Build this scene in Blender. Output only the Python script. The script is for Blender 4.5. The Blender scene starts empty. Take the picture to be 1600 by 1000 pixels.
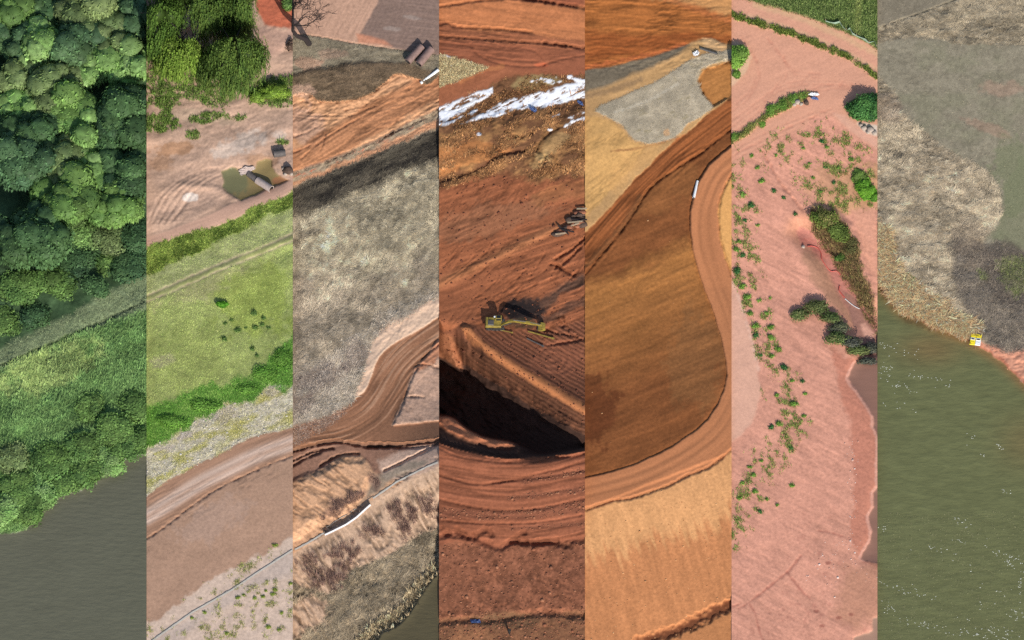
import bpy, math, random
import numpy as np
from mathutils import Vector, Matrix

# ------------------------------------------------------------------ camera, world, sun, exposure
SC = bpy.context.scene
ELEV = math.radians(62.0)              # how steeply the aerial camera looks down
SE, CE = math.sin(ELEV), math.cos(ELEV)
PX = 0.1                               # metres on the image plane for one photo pixel (1600 across)
cam = bpy.data.cameras.new('camera')
cam.type = 'ORTHO'
cam.ortho_scale = 160.0
cam.clip_start, cam.clip_end = 1.0, 2000.0
co = bpy.data.objects.new('camera', cam)
SC.collection.objects.link(co)
co.location = (0, -300 * CE, 300 * SE)
co.rotation_euler = (math.pi / 2 - ELEV, 0, 0)
SC.camera = co

SUN_EL = math.radians(29.5)
SUN_AZ = math.atan2(0.33, -1.0)       # compass angle from +Y towards +X
world = bpy.data.worlds.new('World')
SC.world = world
world.use_nodes = True
wn = world.node_tree.nodes
wl = world.node_tree.links
wn.clear()
sky = wn.new('ShaderNodeTexSky')
sky.sky_type = 'NISHITA'
sky.sun_disc = False
sky.sun_elevation = SUN_EL
sky.sun_rotation = SUN_AZ
bg = wn.new('ShaderNodeBackground')
bg.inputs['Strength'].default_value = 0.125
wo = wn.new('ShaderNodeOutputWorld')
wl.new(sky.outputs[0], bg.inputs[0])
wl.new(bg.outputs[0], wo.inputs[0])

sun = bpy.data.lights.new('sun', 'SUN')
sun.energy = 4.35
sun.angle = math.radians(0.6)
sun.color = (1.0, 0.95, 0.87)
so = bpy.data.objects.new('sun', sun)
SC.collection.objects.link(so)
tosun = Vector((math.sin(SUN_AZ) * math.cos(SUN_EL), math.cos(SUN_AZ) * math.cos(SUN_EL), math.sin(SUN_EL)))
so.rotation_euler = tosun.to_track_quat('Z', 'Y').to_euler()
so.location = tosun * 200

SC.view_settings.view_transform = 'Standard'
SC.view_settings.look = 'None'
SC.view_settings.exposure = 0.0
SC.view_settings.gamma = 1.0
SC.render.engine = 'CYCLES'
SC.cycles.use_denoising = False
SC.cycles.max_bounces = 5
SC.cycles.diffuse_bounces = 2

rng = np.random.default_rng(7)
random.seed(7)
COL = SC.collection

# ------------------------------------------------------------------ small tools
def lin(c):
    c = np.asarray(c, float) / 255.0
    return np.where(c <= 0.04045, c / 12.92, ((c + 0.055) / 1.055) ** 2.4)

def X(u): return (u - 800.0) * PX
def Y(v, h): return ((500.0 - v) * PX - h * CE) / SE
def P3(u, v, h): return Vector((X(u), float(Y(v, h)), h))

def _hash(ix, iy, seed):
    n = (ix.astype(np.int64) * 374761393 + iy.astype(np.int64) * 668265263 + seed * 974634777) & 0xFFFFFFFF
    n = ((n ^ (n >> 13)) * 1274126177) & 0xFFFFFFFF
    n = (n ^ (n >> 16)) & 0xFFFFFF
    return n / float(0xFFFFFF) * 2.0 - 1.0

def vnoise(x, y, seed):
    x0 = np.floor(x); y0 = np.floor(y)
    fx = x - x0; fy = y - y0
    fx = fx * fx * fx * (fx * (fx * 6 - 15) + 10); fy = fy * fy * fy * (fy * (fy * 6 - 15) + 10)
    a = _hash(x0, y0, seed); b = _hash(x0 + 1, y0, seed)
    c = _hash(x0, y0 + 1, seed); d = _hash(x0 + 1, y0 + 1, seed)
    return (a * (1 - fx) + b * fx) * (1 - fy) + (c * (1 - fx) + d * fx) * fy

def fbm(x, y, seed, octv=4, gain=0.5):
    t = 0; amp = 1.0; tot = 0
    for k in range(octv):
        t = t + amp * vnoise(x * 2 ** k + 17.3 * k, y * 2 ** k - 9.1 * k, seed + k * 31)
        tot += amp; amp *= gain
    return t / tot * 1.5

def tag(o, label=None, cat=None, group=None, kind=None):
    if label: o['label'] = label
    if cat: o['category'] = cat
    if group: o['group'] = group
    if kind: o['kind'] = kind
    return o

def empty(name, loc, label, cat, group=None, rz=0.0):
    o = bpy.data.objects.new(name, None)
    o.location = loc; o.rotation_euler = (0, 0, rz)
    o.empty_display_size = 0.3
    COL.objects.link(o)
    return tag(o, label, cat, group)

def mesh_np(name, verts, faces, mat, tint=None, parent=None, smooth=False):
    verts = np.ascontiguousarray(verts, np.float32)
    faces = np.ascontiguousarray(faces, np.int32)
    k = faces.shape[1]
    me = bpy.data.meshes.new(name)
    me.vertices.add(len(verts)); me.vertices.foreach_set('co', verts.ravel())
    me.loops.add(faces.size); me.loops.foreach_set('vertex_index', faces.ravel())
    me.polygons.add(len(faces))
    me.polygons.foreach_set('loop_start', np.arange(0, faces.size, k, dtype=np.int32))
    if smooth: me.polygons.foreach_set('use_smooth', np.ones(len(faces), bool))
    if tint is not None:
        at = me.color_attributes.new('tint', 'FLOAT_COLOR', 'POINT')
        c4 = np.ones((len(verts), 4), np.float32); c4[:, :3] = np.clip(tint, 0, 1)
        at.data.foreach_set('color', c4.ravel())
    me.update(calc_edges=True)
    me.materials.append(mat)
    o = bpy.data.objects.new(name, me)
    COL.objects.link(o)
    if parent is not None: o.parent = parent
    return o

class MB:
    """collects boxes, tubes and discs into one mesh"""
    def __init__(s): s.v = []; s.f = []
    def add(s, vs, fs):
        n = len(s.v); s.v += [tuple(p) for p in vs]; s.f += [tuple(i + n for i in f) for f in fs]; return s
    def box(s, c, d, rot=None, taper=1.0, bev=0.0):
        x, y, z = d[0] / 2, d[1] / 2, d[2] / 2
        if bev:
            ring = []
            for zz, k in ((-z, bev), (-z + bev, 0), (z - bev, 0), (z, bev)):
                t = taper if zz > 0 else 1.0
                ring.append([((sx * (x - k)) * t, (sy * (y - k)) * t, zz) for sx, sy in ((-1, -1), (1, -1), (1, 1), (-1, 1))])
            vs = [p for r in ring for p in r]
            fs = [(3, 2, 1, 0), (12, 13, 14, 15)]
            for r in range(3):
                for k in range(4): fs.append((r * 4 + k, r * 4 + (k + 1) % 4, r * 4 + 4 + (k + 1) % 4, r * 4 + 4 + k))
        else:
            vs = [(-x, -y, -z), (x, -y, -z), (x, y, -z), (-x, y, -z), (-x * taper, -y * taper, z), (x * taper, -y * taper, z), (x * taper, y * taper, z), (-x * taper, y * taper, z)]
            fs = [(3, 2, 1, 0), (4, 5, 6, 7), (0, 1, 5, 4), (1, 2, 6, 5), (2, 3, 7, 6), (3, 0, 4, 7)]
        R = rot if rot is not None else Matrix.Identity(3)
        return s.add([R @ Vector(p) + Vector(c) for p in vs], fs)
    def tube(s, pts, rad, n=8, cap=True):
        pts = [Vector(p) for p in pts]
        rad = rad if hasattr(rad, '__len__') else [rad] * len(pts)
        vs = []; fs = []; ref = None
        for i, p in enumerate(pts):
            d = (pts[min(i + 1, len(pts) - 1)] - pts[max(i - 1, 0)]).normalized()
            a = d.orthogonal().normalized() if ref is None else (ref - d * ref.dot(d)).normalized()
            ref = a; b = d.cross(a)
            for k in range(n):
                t = 2 * math.pi * k / n
                vs.append(p + (a * math.cos(t) + b * math.sin(t)) * rad[i])
        for i in range(len(pts) - 1):
            for k in range(n): fs.append((i * n + k, i * n + (k + 1) % n, (i + 1) * n + (k + 1) % n, (i + 1) * n + k))
        if cap:
            fs.append(tuple(range(n - 1, -1, -1))); fs.append(tuple(range((len(pts) - 1) * n, len(pts) * n)))
        return s.add(vs, fs)
    def prism(s, poly, h0, h1):           # polygon (x,z) extruded along y from h0 to h1
        n = len(poly)
        vs = [(x, h0, z) for x, z in poly] + [(x, h1, z) for x, z in poly]
        fs = [tuple(range(n)), tuple(range(2 * n - 1, n - 1, -1))] + [(i, i + n, (i + 1) % n + n, (i + 1) % n) for i in range(n)]
        return s.add(vs, fs)
    def build(s, name, mat, parent=None, smooth=False):
        me = bpy.data.meshes.new(name); me.from_pydata(s.v, [], s.f); me.materials.append(mat)
        if smooth: me.polygons.foreach_set('use_smooth', np.ones(len(me.polygons), bool))
        me.update()
        o = bpy.data.objects.new(name, me); COL.objects.link(o)
        if parent is not None: o.parent = parent
        return o

# ------------------------------------------------------------------ materials
def mat_base(name):
    m = bpy.data.materials.new(name); m.use_nodes = True
    nt = m.node_tree
    return m, nt, nt.nodes['Principled BSDF']

def tint_mat(name, rough=0.95, grain=6.0, amt=0.16, bump=0.25, bscale=9.0, spec=0.15, fine=40.0):
    """ground colour from the zones, broken by two procedural grains and a noise relief"""
    m, nt, b = mat_base(name)
    N = nt.nodes; L = nt.links
    at = N.new('ShaderNodeAttribute'); at.attribute_name = 'tint'
    tc = N.new('ShaderNodeTexCoord')
    n1 = N.new('ShaderNodeTexNoise'); n1.inputs['Scale'].default_value = grain; n1.inputs['Detail'].default_value = 6; n1.inputs['Roughness'].default_value = 0.7
    L.new(tc.outputs['Object'], n1.inputs['Vector'])
    mr = N.new('ShaderNodeMapRange'); mr.inputs[1].default_value = 0.3; mr.inputs[2].default_value = 0.7
    mr.inputs[3].default_value = 1 - amt; mr.inputs[4].default_value = 1 + amt
    L.new(n1.outputs[0], mr.inputs[0])
    mx = N.new('ShaderNodeVectorMath'); mx.operation = 'SCALE'
    L.new(at.outputs['Color'], mx.inputs[0]); L.new(mr.outputs[0], mx.inputs['Scale'])
    L.new(mx.outputs[0], b.inputs['Base Color'])
    b.inputs['Roughness'].default_value = rough
    b.inputs['Specular IOR Level'].default_value = spec
    if bump:
        n2 = N.new('ShaderNodeTexNoise'); n2.inputs['Scale'].default_value = bscale * 0.6; n2.inputs['Detail'].default_value = 7; n2.inputs['Roughness'].default_value = 0.68
        L.new(tc.outputs['Object'], n2.inputs['Vector'])
        bp = N.new('ShaderNodeBump'); bp.inputs['Strength'].default_value = min(1, bump * 1.6); bp.inputs['Distance'].default_value = 0.035
        L.new(n2.outputs[0], bp.inputs['Height']); L.new(bp.outputs[0], b.inputs['Normal'])
    return m

def water_mat(name, a, bcol, rough=0.16, wave=0.12, scale=0.8):
    m, nt, b = mat_base(name)
    N = nt.nodes; L = nt.links
    at = N.new('ShaderNodeAttribute'); at.attribute_name = 'tint'
    tc = N.new('ShaderNodeTexCoord')
    mp = N.new('ShaderNodeMapping'); mp.inputs['Scale'].default_value = (0.55, 1.5, 1.0); mp.inputs['Rotation'].default_value = (0, 0, math.radians(bcol))
    L.new(tc.outputs['Object'], mp.inputs[0])
    n1 = N.new('ShaderNodeTexNoise'); n1.inputs['Scale'].default_value = scale; n1.inputs['Detail'].default_value = 5; n1.inputs['Roughness'].default_value = 0.6
    L.new(mp.outputs[0], n1.inputs['Vector'])
    mr = N.new('ShaderNodeMapRange'); mr.inputs[1].default_value = 0.3; mr.inputs[2].default_value = 0.7
    mr.inputs[3].default_value = 1 - a; mr.inputs[4].default_value = 1 + a
    L.new(n1.outputs[0], mr.inputs[0])
    mx = N.new('ShaderNodeVectorMath'); mx.operation = 'SCALE'
    L.new(at.outputs['Color'], mx.inputs[0]); L.new(mr.outputs[0], mx.inputs['Scale'])
    L.new(mx.outputs[0], b.inputs['Base Color'])
    b.inputs['Roughness'].default_value = rough
    b.inputs['IOR'].default_value = 1.33
    bp = N.new('ShaderNodeBump'); bp.inputs['Strength'].default_value = 1.0; bp.inputs['Distance'].default_value = wave
    L.new(n1.outputs[0], bp.inputs['Height']); L.new(bp.outputs[0], b.inputs['Normal'])
    return m

def leaf_mat(name, rough=0.6, trans=0.25):
    m, nt, b = mat_base(name)
    N = nt.nodes; L = nt.links
    at = N.new('ShaderNodeAttribute'); at.attribute_name = 'tint'
    L.new(at.outputs['Color'], b.inputs['Base Color'])
    b.inputs['Roughness'].default_value = rough; b.inputs['Specular IOR Level'].default_value = 0.2
    if trans:
        tr = N.new('ShaderNodeBsdfTranslucent'); L.new(at.outputs['Color'], tr.inputs[0])
        ms = N.new('ShaderNodeMixShader'); ms.inputs[0].default_value = trans
        L.new(b.outputs[0], ms.inputs[1]); L.new(tr.outputs[0], ms.inputs[2])
        L.new(ms.outputs[0], nt.nodes['Material Output'].inputs[0])
    return m

def plain(name, rgb, rough=0.6, metal=0.0, var=0.18, scale=3.0, bump=0.0):
    m, nt, b = mat_base(name)
    N = nt.nodes; L = nt.links
    tc = N.new('ShaderNodeTexCoord')
    n1 = N.new('ShaderNodeTexNoise'); n1.inputs['Scale'].default_value = scale; n1.inputs['Detail'].default_value = 5
    L.new(tc.outputs['Object'], n1.inputs['Vector'])
    cr = N.new('ShaderNodeValToRGB')
    c = lin(rgb)
    cr.color_ramp.elements[0].position = 0.3; cr.color_ramp.elements[1].position = 0.7
    cr.color_ramp.elements[0].color = (*(c * (1 - var)), 1); cr.color_ramp.elements[1].color = (*np.minimum(c * (1 + var), 1), 1)
    L.new(n1.outputs[0], cr.inputs[0]); L.new(cr.outputs[0], b.inputs['Base Color'])
    b.inputs['Roughness'].default_value = rough; b.inputs['Metallic'].default_value = metal
    if bump:
        bp = N.new('ShaderNodeBump'); bp.inputs['Strength'].default_value = bump; bp.inputs['Distance'].default_value = 0.035
        L.new(n1.outputs[0], bp.inputs['Height']); L.new(bp.outputs[0], b.inputs['Normal'])
    return m

M = dict(
    soil=tint_mat('bare_soil', grain=2.2, amt=0.2, bump=0.22, bscale=8),
    road=tint_mat('packed_dirt', grain=3.0, amt=0.13, bump=0.12, bscale=10),
    rough=tint_mat('broken_ground', grain=2.2, amt=0.3, bump=0.5, bscale=7),
    turf=tint_mat('turf', grain=5.0, amt=0.25, bump=0.5, bscale=10),
    snow=tint_mat('old_snow', rough=0.8, grain=4, amt=0.05, bump=0.25, bscale=6),
    mat=tint_mat('straw_matting', grain=6, amt=0.22, bump=0.5, bscale=14),
    water=water_mat('muddy_river', 0.05, 12, rough=0.18, wave=0.10, scale=1.1),
    olive=water_mat('olive_river', 0.12, -16, rough=0.14, wave=0.12, scale=0.7),
    pond=water_mat('pond_water', 0.06, 20, rough=0.10, wave=0.02, scale=0.7),
    leaf=leaf_mat('leaf'), blade=leaf_mat('grass_blade', 0.75, 0.15), dry=leaf_mat('dry_stalk', 0.85, 0.05),
    bark=plain('dark_bark', (44, 35, 35), 0.9, var=0.3, scale=4), bark2=plain('grey_bark', (105, 92, 78), 0.9, var=0.3, scale=4),
    yellow=plain('worn_yellow_paint', (138, 120, 50), 0.65, var=0.4, scale=1.6), dark=plain('dark_rubber', (38, 36, 36), 0.8, var=0.3),
    steel=plain('worn_steel', (120, 115, 110), 0.45, 0.6), glass=plain('dark_cab_glass', (30, 36, 42), 0.12),
    white=plain('white_plastic', (236, 238, 238), 0.45, var=0.06), whitesheet=plain('white_sheeting', (240, 240, 240), 0.6, var=0.06, bump=0.4),
    rust=plain('rusty_brown_steel', (136, 110, 102), 0.8, var=0.2, scale=2), concrete=plain('pale_concrete', (186, 168, 160), 0.85, var=0.14),
    darkpipe=plain('muddy_dark_plastic', (88, 82, 80), 0.7, var=0.3), blue=plain('blue_tarpaulin', (84, 108, 158), 0.5, var=0.15),
    fabric=plain('grey_silt_fabric', (168, 163, 155), 0.9, var=0.12), black=plain('black_silt_fabric', (44, 36, 42), 0.9, var=0.2),
    pale=plain('pale_green_fabric', (150, 172, 150), 0.85, var=0.15), wood=plain('weathered_stake', (165, 145, 120), 0.9, var=0.2),
    red=plain('red_hose_rubber', (206, 92, 82), 0.55, var=0.15), rock=plain('grey_rock', (170, 155, 142), 0.95, var=0.2, bump=0.6),
    brownrock=plain('dark_rubble', (84, 66, 56), 0.95, var=0.35, bump=0.6), redrock=plain('red_clod', (150, 96, 70), 0.95, var=0.25, bump=0.6),
    raft=plain('raft_yellow', (244, 222, 48), 0.5, var=0.07), raftdark=plain('raft_dark_fitting', (52, 50, 42), 0.6),
    cut=plain('cut_earth', (120, 88, 66), 0.95, var=0.3, scale=0.6), glint=plain('white_glint', (238, 240, 226), 0.6, var=0.03),
)

# ------------------------------------------------------------------ terrain strips
BOUNDS = [-40, 229, 457.5, 686, 914, 1143, 1371, 1640]
V0, V1, DG = -45.0, 1045.0, 1.6
STRIPS = []

class Strip:
    def __init__(s, k, base, col):
        s.k = k; s.u0, s.u1 = BOUNDS[k], BOUNDS[k + 1]
        nc = int((s.u1 - s.u0) / DG) + 1; nr = int((V1 - V0) / DG) + 1
        s.us = np.linspace(s.u0, s.u1, nc); s.vs = np.linspace(V0, V1, nr)
        s.U, s.V = np.meshgrid(s.us, s.vs)
        s.H = np.zeros_like(s.U); s.L = np.zeros_like(s.U)
        s.C = np.zeros(s.U.shape + (3,)) + lin(col)
        s.zones = [base]; s.Z = np.zeros(s.U.shape, int)
        s.seed = 1000 * (k + 1)
        s.ww = fbm(s.U / 22, s.V / 22, s.seed + 5, 4)
        s.wf = fbm(s.U / 6, s.V / 6, s.seed + 6, 3)
        STRIPS.append(s)
    # noise with wavelength la along the direction ang (degrees, picture-wise, up positive) and lc across it
    def n(s, la, lc=None, ang=0, seed=0, octv=4, gain=0.55):
        lc = lc or la; t = math.radians(ang); c, d = math.cos(t), math.sin(t)
        a = s.U * c - s.V * d; b = s.U * d + s.V * c
        return fbm(a / la, b / lc, s.seed + seed, octv, gain)
    def curve(s, pts):
        p = sorted(pts); x = np.array([q[0] for q in p], float); y = np.array([q[1] for q in p], float)
        if len(x) < 3: return np.interp(s.U, x, y)
        h = np.diff(x); dl = np.diff(y) / h; m = np.zeros_like(y)
        m[1:-1] = np.where(dl[:-1] * dl[1:] > 0, 2 * dl[:-1] * dl[1:] / (dl[:-1] + dl[1:] + 1e-12), 0); m[0] = dl[0]; m[-1] = dl[-1]
        u = np.clip(s.us, x[0], x[-1]); i = np.clip(np.searchsorted(x, u) - 1, 0, len(h) - 1); f = (u - x[i]) / h[i]
        r = ((2 * f ** 3 - 3 * f ** 2 + 1) * y[i] + (f ** 3 - 2 * f ** 2 + f) * h[i] * m[i] + (-2 * f ** 3 + 3 * f ** 2) * y[i + 1] + (f ** 3 - f ** 2) * h[i] * m[i + 1])
        return np.broadcast_to(r[None, :], s.U.shape)
    def below(s, pts, w=2.0, soft=3.0, f=None):
        return np.clip((s.V - s.curve(pts) + (s.ww * w + s.wf * w * 0.5 if f is None else f * w)) / soft + 0.5, 0, 1)
    def band(s, a, b, w=2.0, soft=3.0):
        return np.clip(s.below(a, w, soft) * (1 - s.below(b, w, soft)), 0, 1)
    def dist(s, pts, closed=False):
        best = np.full(s.U.shape, 1e9); al = np.zeros(s.U.shape); sg = np.zeros(s.U.shape); acc = 0.0
        pts = list(pts) + ([pts[0]] if closed else [])
        if not closed and len(pts) > 2:
            q = [np.array(a, float) for a in pts]; o = []
            for k in range(len(q) - 1):
                a, b, c, d = q[max(k - 1, 0)], q[k], q[k + 1], q[min(k + 2, len(q) - 1)]
                for f in (0, .33, .67): o.append(tuple(.5 * (2 * b + (c - a) * f + (2 * a - 5 * b + 4 * c - d) * f * f + (3 * b - a - 3 * c + d) * f ** 3)))
            pts = o + [tuple(q[-1])]
        for (x0, y0), (x1, y1) in zip(pts[:-1], pts[1:]):
            dx, dy = x1 - x0, y1 - y0; L = math.hypot(dx, dy) + 1e-9
            t = np.clip(((s.U - x0) * dx + (s.V - y0) * dy) / L ** 2, 0, 1)
            ex = s.U - x0 - t * dx; ey = s.V - y0 - t * dy; d = np.hypot(ex, ey)
            m = d < best
            best = np.where(m, d, best); al = np.where(m, acc + t * L, al)
            sg = np.where(m, np.sign(dx * ey - dy * ex), sg); acc += L
        return best, al, best * sg
    def poly(s, pts, w=2.0, soft=3.0):
        ins = np.zeros(s.U.shape, bool); n = len(pts); j = n - 1
        for i in range(n):
            xi, yi = pts[i]; xj, yj = pts[j]
            if yi != yj:
                ins ^= ((yi > s.V) != (yj > s.V)) & (s.U < (xj - xi) * (s.V - yi) / (yj - yi) + xi)
            j = i
        d, _, _ = s.dist(pts, True)
        return np.clip((np.where(ins, d, -d) + s.ww * w + s.wf * w * 0.5) / soft + 0.5, 0, 1)
    def blob(s, u, v, ru, rv=None, w=0.35, soft=0.35, ang=0):
        rv = rv or ru; t = math.radians(ang); c, d = math.cos(t), math.sin(t)
        a = (s.U - u) * c - (s.V - v) * d; b = (s.U - u) * d + (s.V - v) * c
        q = 1 - np.sqrt((a / ru) ** 2 + (b / rv) ** 2) + s.ww * w + s.wf * w * 0.6
        return np.clip(q / soft + 0.3, 0, 1)
    def stroke(s, pts, width, w=1.0, soft=1.5):
        d, al, sd = s.dist(pts)
        return np.clip((width / 2 - d + s.wf * w) / soft + 0.5, 0, 1)
    def mix(s, m, col, a=1.0):
        s.C += (lin(col) - s.C) * (m * a)[..., None]; return m
    def tone(s, n, a, m=1.0):
        s.C *= np.exp(n * a * m)[..., None]
    def cracks(s, la, lc, ang, seed, m, amt=0.35, depth=0.12, k=5.0, patch=40, thr=-0.1):
        """thin wandering dark lines (ruts, rills, cracks) that follow a direction"""
        n_ = s.n(la, lc, ang, seed, 3, 0.6)
        g = np.clip((s.n(patch, patch * .7, ang, seed + 7, 2) - thr) * 2.2, 0, 1)
        ln = np.clip(1.15 - np.abs(n_) * k * 0.62, 0, 1) * g * m
        s.tone(ln, -amt); s.L -= ln * depth
    def zone(s, m, name):
        if name not in s.zones: s.zones.append(name)
        s.Z[m > 0.5] = s.zones.index(name); return m
    def lift(s, m, dh): s.L += m * dh
    def flat(s, m, h): s.H += (h - s.H) * m; s.L *= 1 - m
    def profile(s, rows):
        """height by column, straight between curves listed from far to near: [(curve, heights along u), ...]"""
        cv = [s.curve(c) for c, _ in rows]; hv = [s.curve(h) for _, h in rows]
        out = hv[0].copy()
        for k in range(len(rows) - 1):
            t = np.clip((s.V - cv[k]) / np.maximum(cv[k + 1] - cv[k], 0.5), 0, 1)
            out = np.where(s.V >= cv[k], hv[k] * (1 - t) + hv[k + 1] * t, out)
        return out
    def blur(s, it=1):
        for _ in range(it):
            h = s.H.copy()
            h[1:-1] = (s.H[:-2] + 2 * s.H[1:-1] + s.H[2:]) / 4
            g = h.copy(); g[:, 1:-1] = (h[:, :-2] + 2 * h[:, 1:-1] + h[:, 2:]) / 4
            s.H = g
    # sample ground at photo pixel -> world point
    def hgt(s, u, v):
        i = int(round((v - V0) / (V1 - V0) * (len(s.vs) - 1))); j = int(round((u - s.u0) / (s.u1 - s.u0) * (len(s.us) - 1)))
        i = min(max(i, 0), len(s.vs) - 1); j = min(max(j, 0), len(s.us) - 1)
        return float(s.H[i, j])
    def at(s, u, v, dz=0.0):
        h = s.hgt(u, v); p = P3(u, v, h); p.z += dz; return p
    def build(s, meta, calm=0.5, keep=None, grey=0.0):
        s.C += ((s.C @ np.array([.3, .55, .15]))[..., None] - s.C) * grey
        # calm the short relief, keep the large forms
        lo = s.H
        for ax, k in ((0, 11), (1, 11), (0, 9), (1, 9)):
            w = [(0, 0), (0, 0)]; w[ax] = (k // 2, k // 2)
            c = np.cumsum(np.pad(lo, w, mode='edge'), axis=ax)
            z = np.zeros_like(np.take(c, [0], ax)); c = np.concatenate([z, c], ax); n_ = lo.shape[ax]
            lo = (np.take(c, np.arange(k, k + n_), ax) - np.take(c, np.arange(n_), ax)) / k
        q = lo + calm * (s.H - lo)
        s.H = q if keep is None else q + keep * (s.H - q)
        s.H = s.H + s.L * 0.75 + (6 - s.k) * 0.35
        x = X(s.U).copy(); x[:, 0] += 0.002; x[:, -1] -= 0.002
        y = Y(s.V, s.H)
        # rows run from far to near: keep y strictly falling so that the ground never folds over itself
        yr = y[::-1]; eps = np.arange(len(s.vs))[:, None] * 0.012
        yr = np.maximum.accumulate(yr - eps, axis=0) + eps
        y = yr[::-1]
        s.Yw = y
        vid = np.arange(s.U.size).reshape(s.U.shape)
        quads = np.stack([vid[1:, :-1], vid[1:, 1:], vid[:-1, 1:], vid[:-1, :-1]], -1).reshape(-1, 4)
        fz = s.Z[1:, 1:].ravel()
        pos = np.stack([x, y, s.H], -1).reshape(-1, 3); col = s.C.reshape(-1, 3)
        for zi, zn in enumerate(s.zones):
            q = quads[fz == zi]
            if not len(q): continue
            used, inv = np.unique(q, return_inverse=True)
            nm, mk, label, cat, kind = meta[zn]
            o = mesh_np(nm, pos[used], inv.reshape(-1, 4), M[mk], col[used], smooth=True)
            tag(o, label, cat, None, kind or 'structure')
        # the cut faces down both sides of the strip
        for j, nm in ((0, 'cut_bank'), (-1, 'cut_bank')):
            top = np.stack([x[:, j], y[:, j], s.H[:, j]], -1); bot = top.copy(); bot[:, 2] = -30
            n = len(top); i = np.arange(n - 1)
            f = np.stack([i, i + 1, i + 1 + n, i + n], -1)
            o = mesh_np(nm, np.vstack([top, bot]), f, M['cut'])
            tag(o, 'vertical cut earth edge along strip %d of the ground' % (s.k + 1) + (' west side' if j == 0 else ' east side'), 'earth bank', None, 'structure')
    # random ground points where mask is high
    def points(s, m, n, r=None):
        r = r or rng
        w = np.clip(m, 0, 1).ravel(); w = w / w.sum()
        idx = r.choice(w.size, size=n, p=w)
        jx = (r.random(n) - .5) * DG * PX
        p = np.stack([X(s.U).ravel()[idx] + jx, s.Yw.ravel()[idx] + (r.random(n) - .5) * DG * PX / SE, s.H.ravel()[idx]], -1)
        p[:, 0] = np.clip(p[:, 0], X(s.u0) + 0.03, X(s.u1) - 0.03)
        return p, idx

def blades(s, name, label, cat, mask, n, length, width, pal, elev=(35, 85), flow=None, flowj=40, per=3, mat='blade', spread=0.12, jit=0.25, kind='stuff', parent=None, under=0.0, gain=None):
    """a field of grass: every tuft a few tapering blades; flow = array of lean directions (degrees) over the strip"""
    gain = gain or (1.55 if mat == 'dry' else 1.4)
    p, idx = s.points(mask, n)
    az0 = rng.random(n) * 360 if flow is None else flow.ravel()[idx] + rng.normal(0, flowj, n)
    pal = np.array([lin(c) for c in pal])
    w = rng.dirichlet(np.ones(len(pal)) * 0.8, n); tc = w @ pal * np.exp(rng.normal(0, jit, (n, 1)))
    if under: tc = tc * (1 - under) + s.C.reshape(-1, 3)[idx] * under
    tc = np.minimum(tc * gain, 0.85)
    V = []; T = []
    tl = length * np.exp(rng.normal(0, 0.25, n))
    for k in range(per):
        az = np.radians(az0 + rng.normal(0, 35, n)); el = np.radians(rng.uniform(elev[0], elev[1], n))
        L = tl * rng.uniform(0.6, 1.1, n)
        b = p + np.stack([rng.normal(0, spread, n), rng.normal(0, spread, n), np.full(n, -0.03)], -1)
        d = np.stack([np.cos(az) * np.cos(el), np.sin(az) * np.cos(el), np.sin(el)], -1)
        sdir = np.stack([-np.sin(az), np.cos(az), np.zeros(n)], -1) * (width * rng.uniform(0.6, 1.3, n))[:, None]
        tri = np.stack([b - sdir / 2, b + sdir / 2, b + d * L[:, None]], 1)
        tri[..., 0] = np.clip(tri[..., 0], X(s.u0) + 0.01, X(s.u1) - 0.01)
        c = tc * np.exp(rng.normal(0, 0.12, (n, 1)))
        V.append(tri.reshape(-1, 3)); T.append(np.repeat(c, 3, 0))
    V = np.vstack(V); T = np.vstack(T)
    o = mesh_np(name, V, np.arange(len(V)).reshape(-1, 3), M[mat], T, parent)
    return tag(o, label, cat, None, kind)

# icosphere template
def ico(sub):
    import bmesh
    bm = bmesh.new(); bmesh.ops.create_icosphere(bm, subdivisions=sub, radius=1)
    v = np.array([x.co[:] for x in bm.verts]); f = np.array([[q.index for q in p.verts] for p in bm.faces]); bm.free()
    return v, f
ICO1 = ico(1); ICO2 = ico(2); ICO3 = ico(3)

def noise3(p, seed):
    return (vnoise(p[:, 0] + p[:, 2] * .7, p[:, 1] - p[:, 2] * .6, seed) + vnoise(p[:, 1] + 5.1 + p[:, 2], p[:, 0] * .8 - p[:, 2], seed + 3)) * .7

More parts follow.
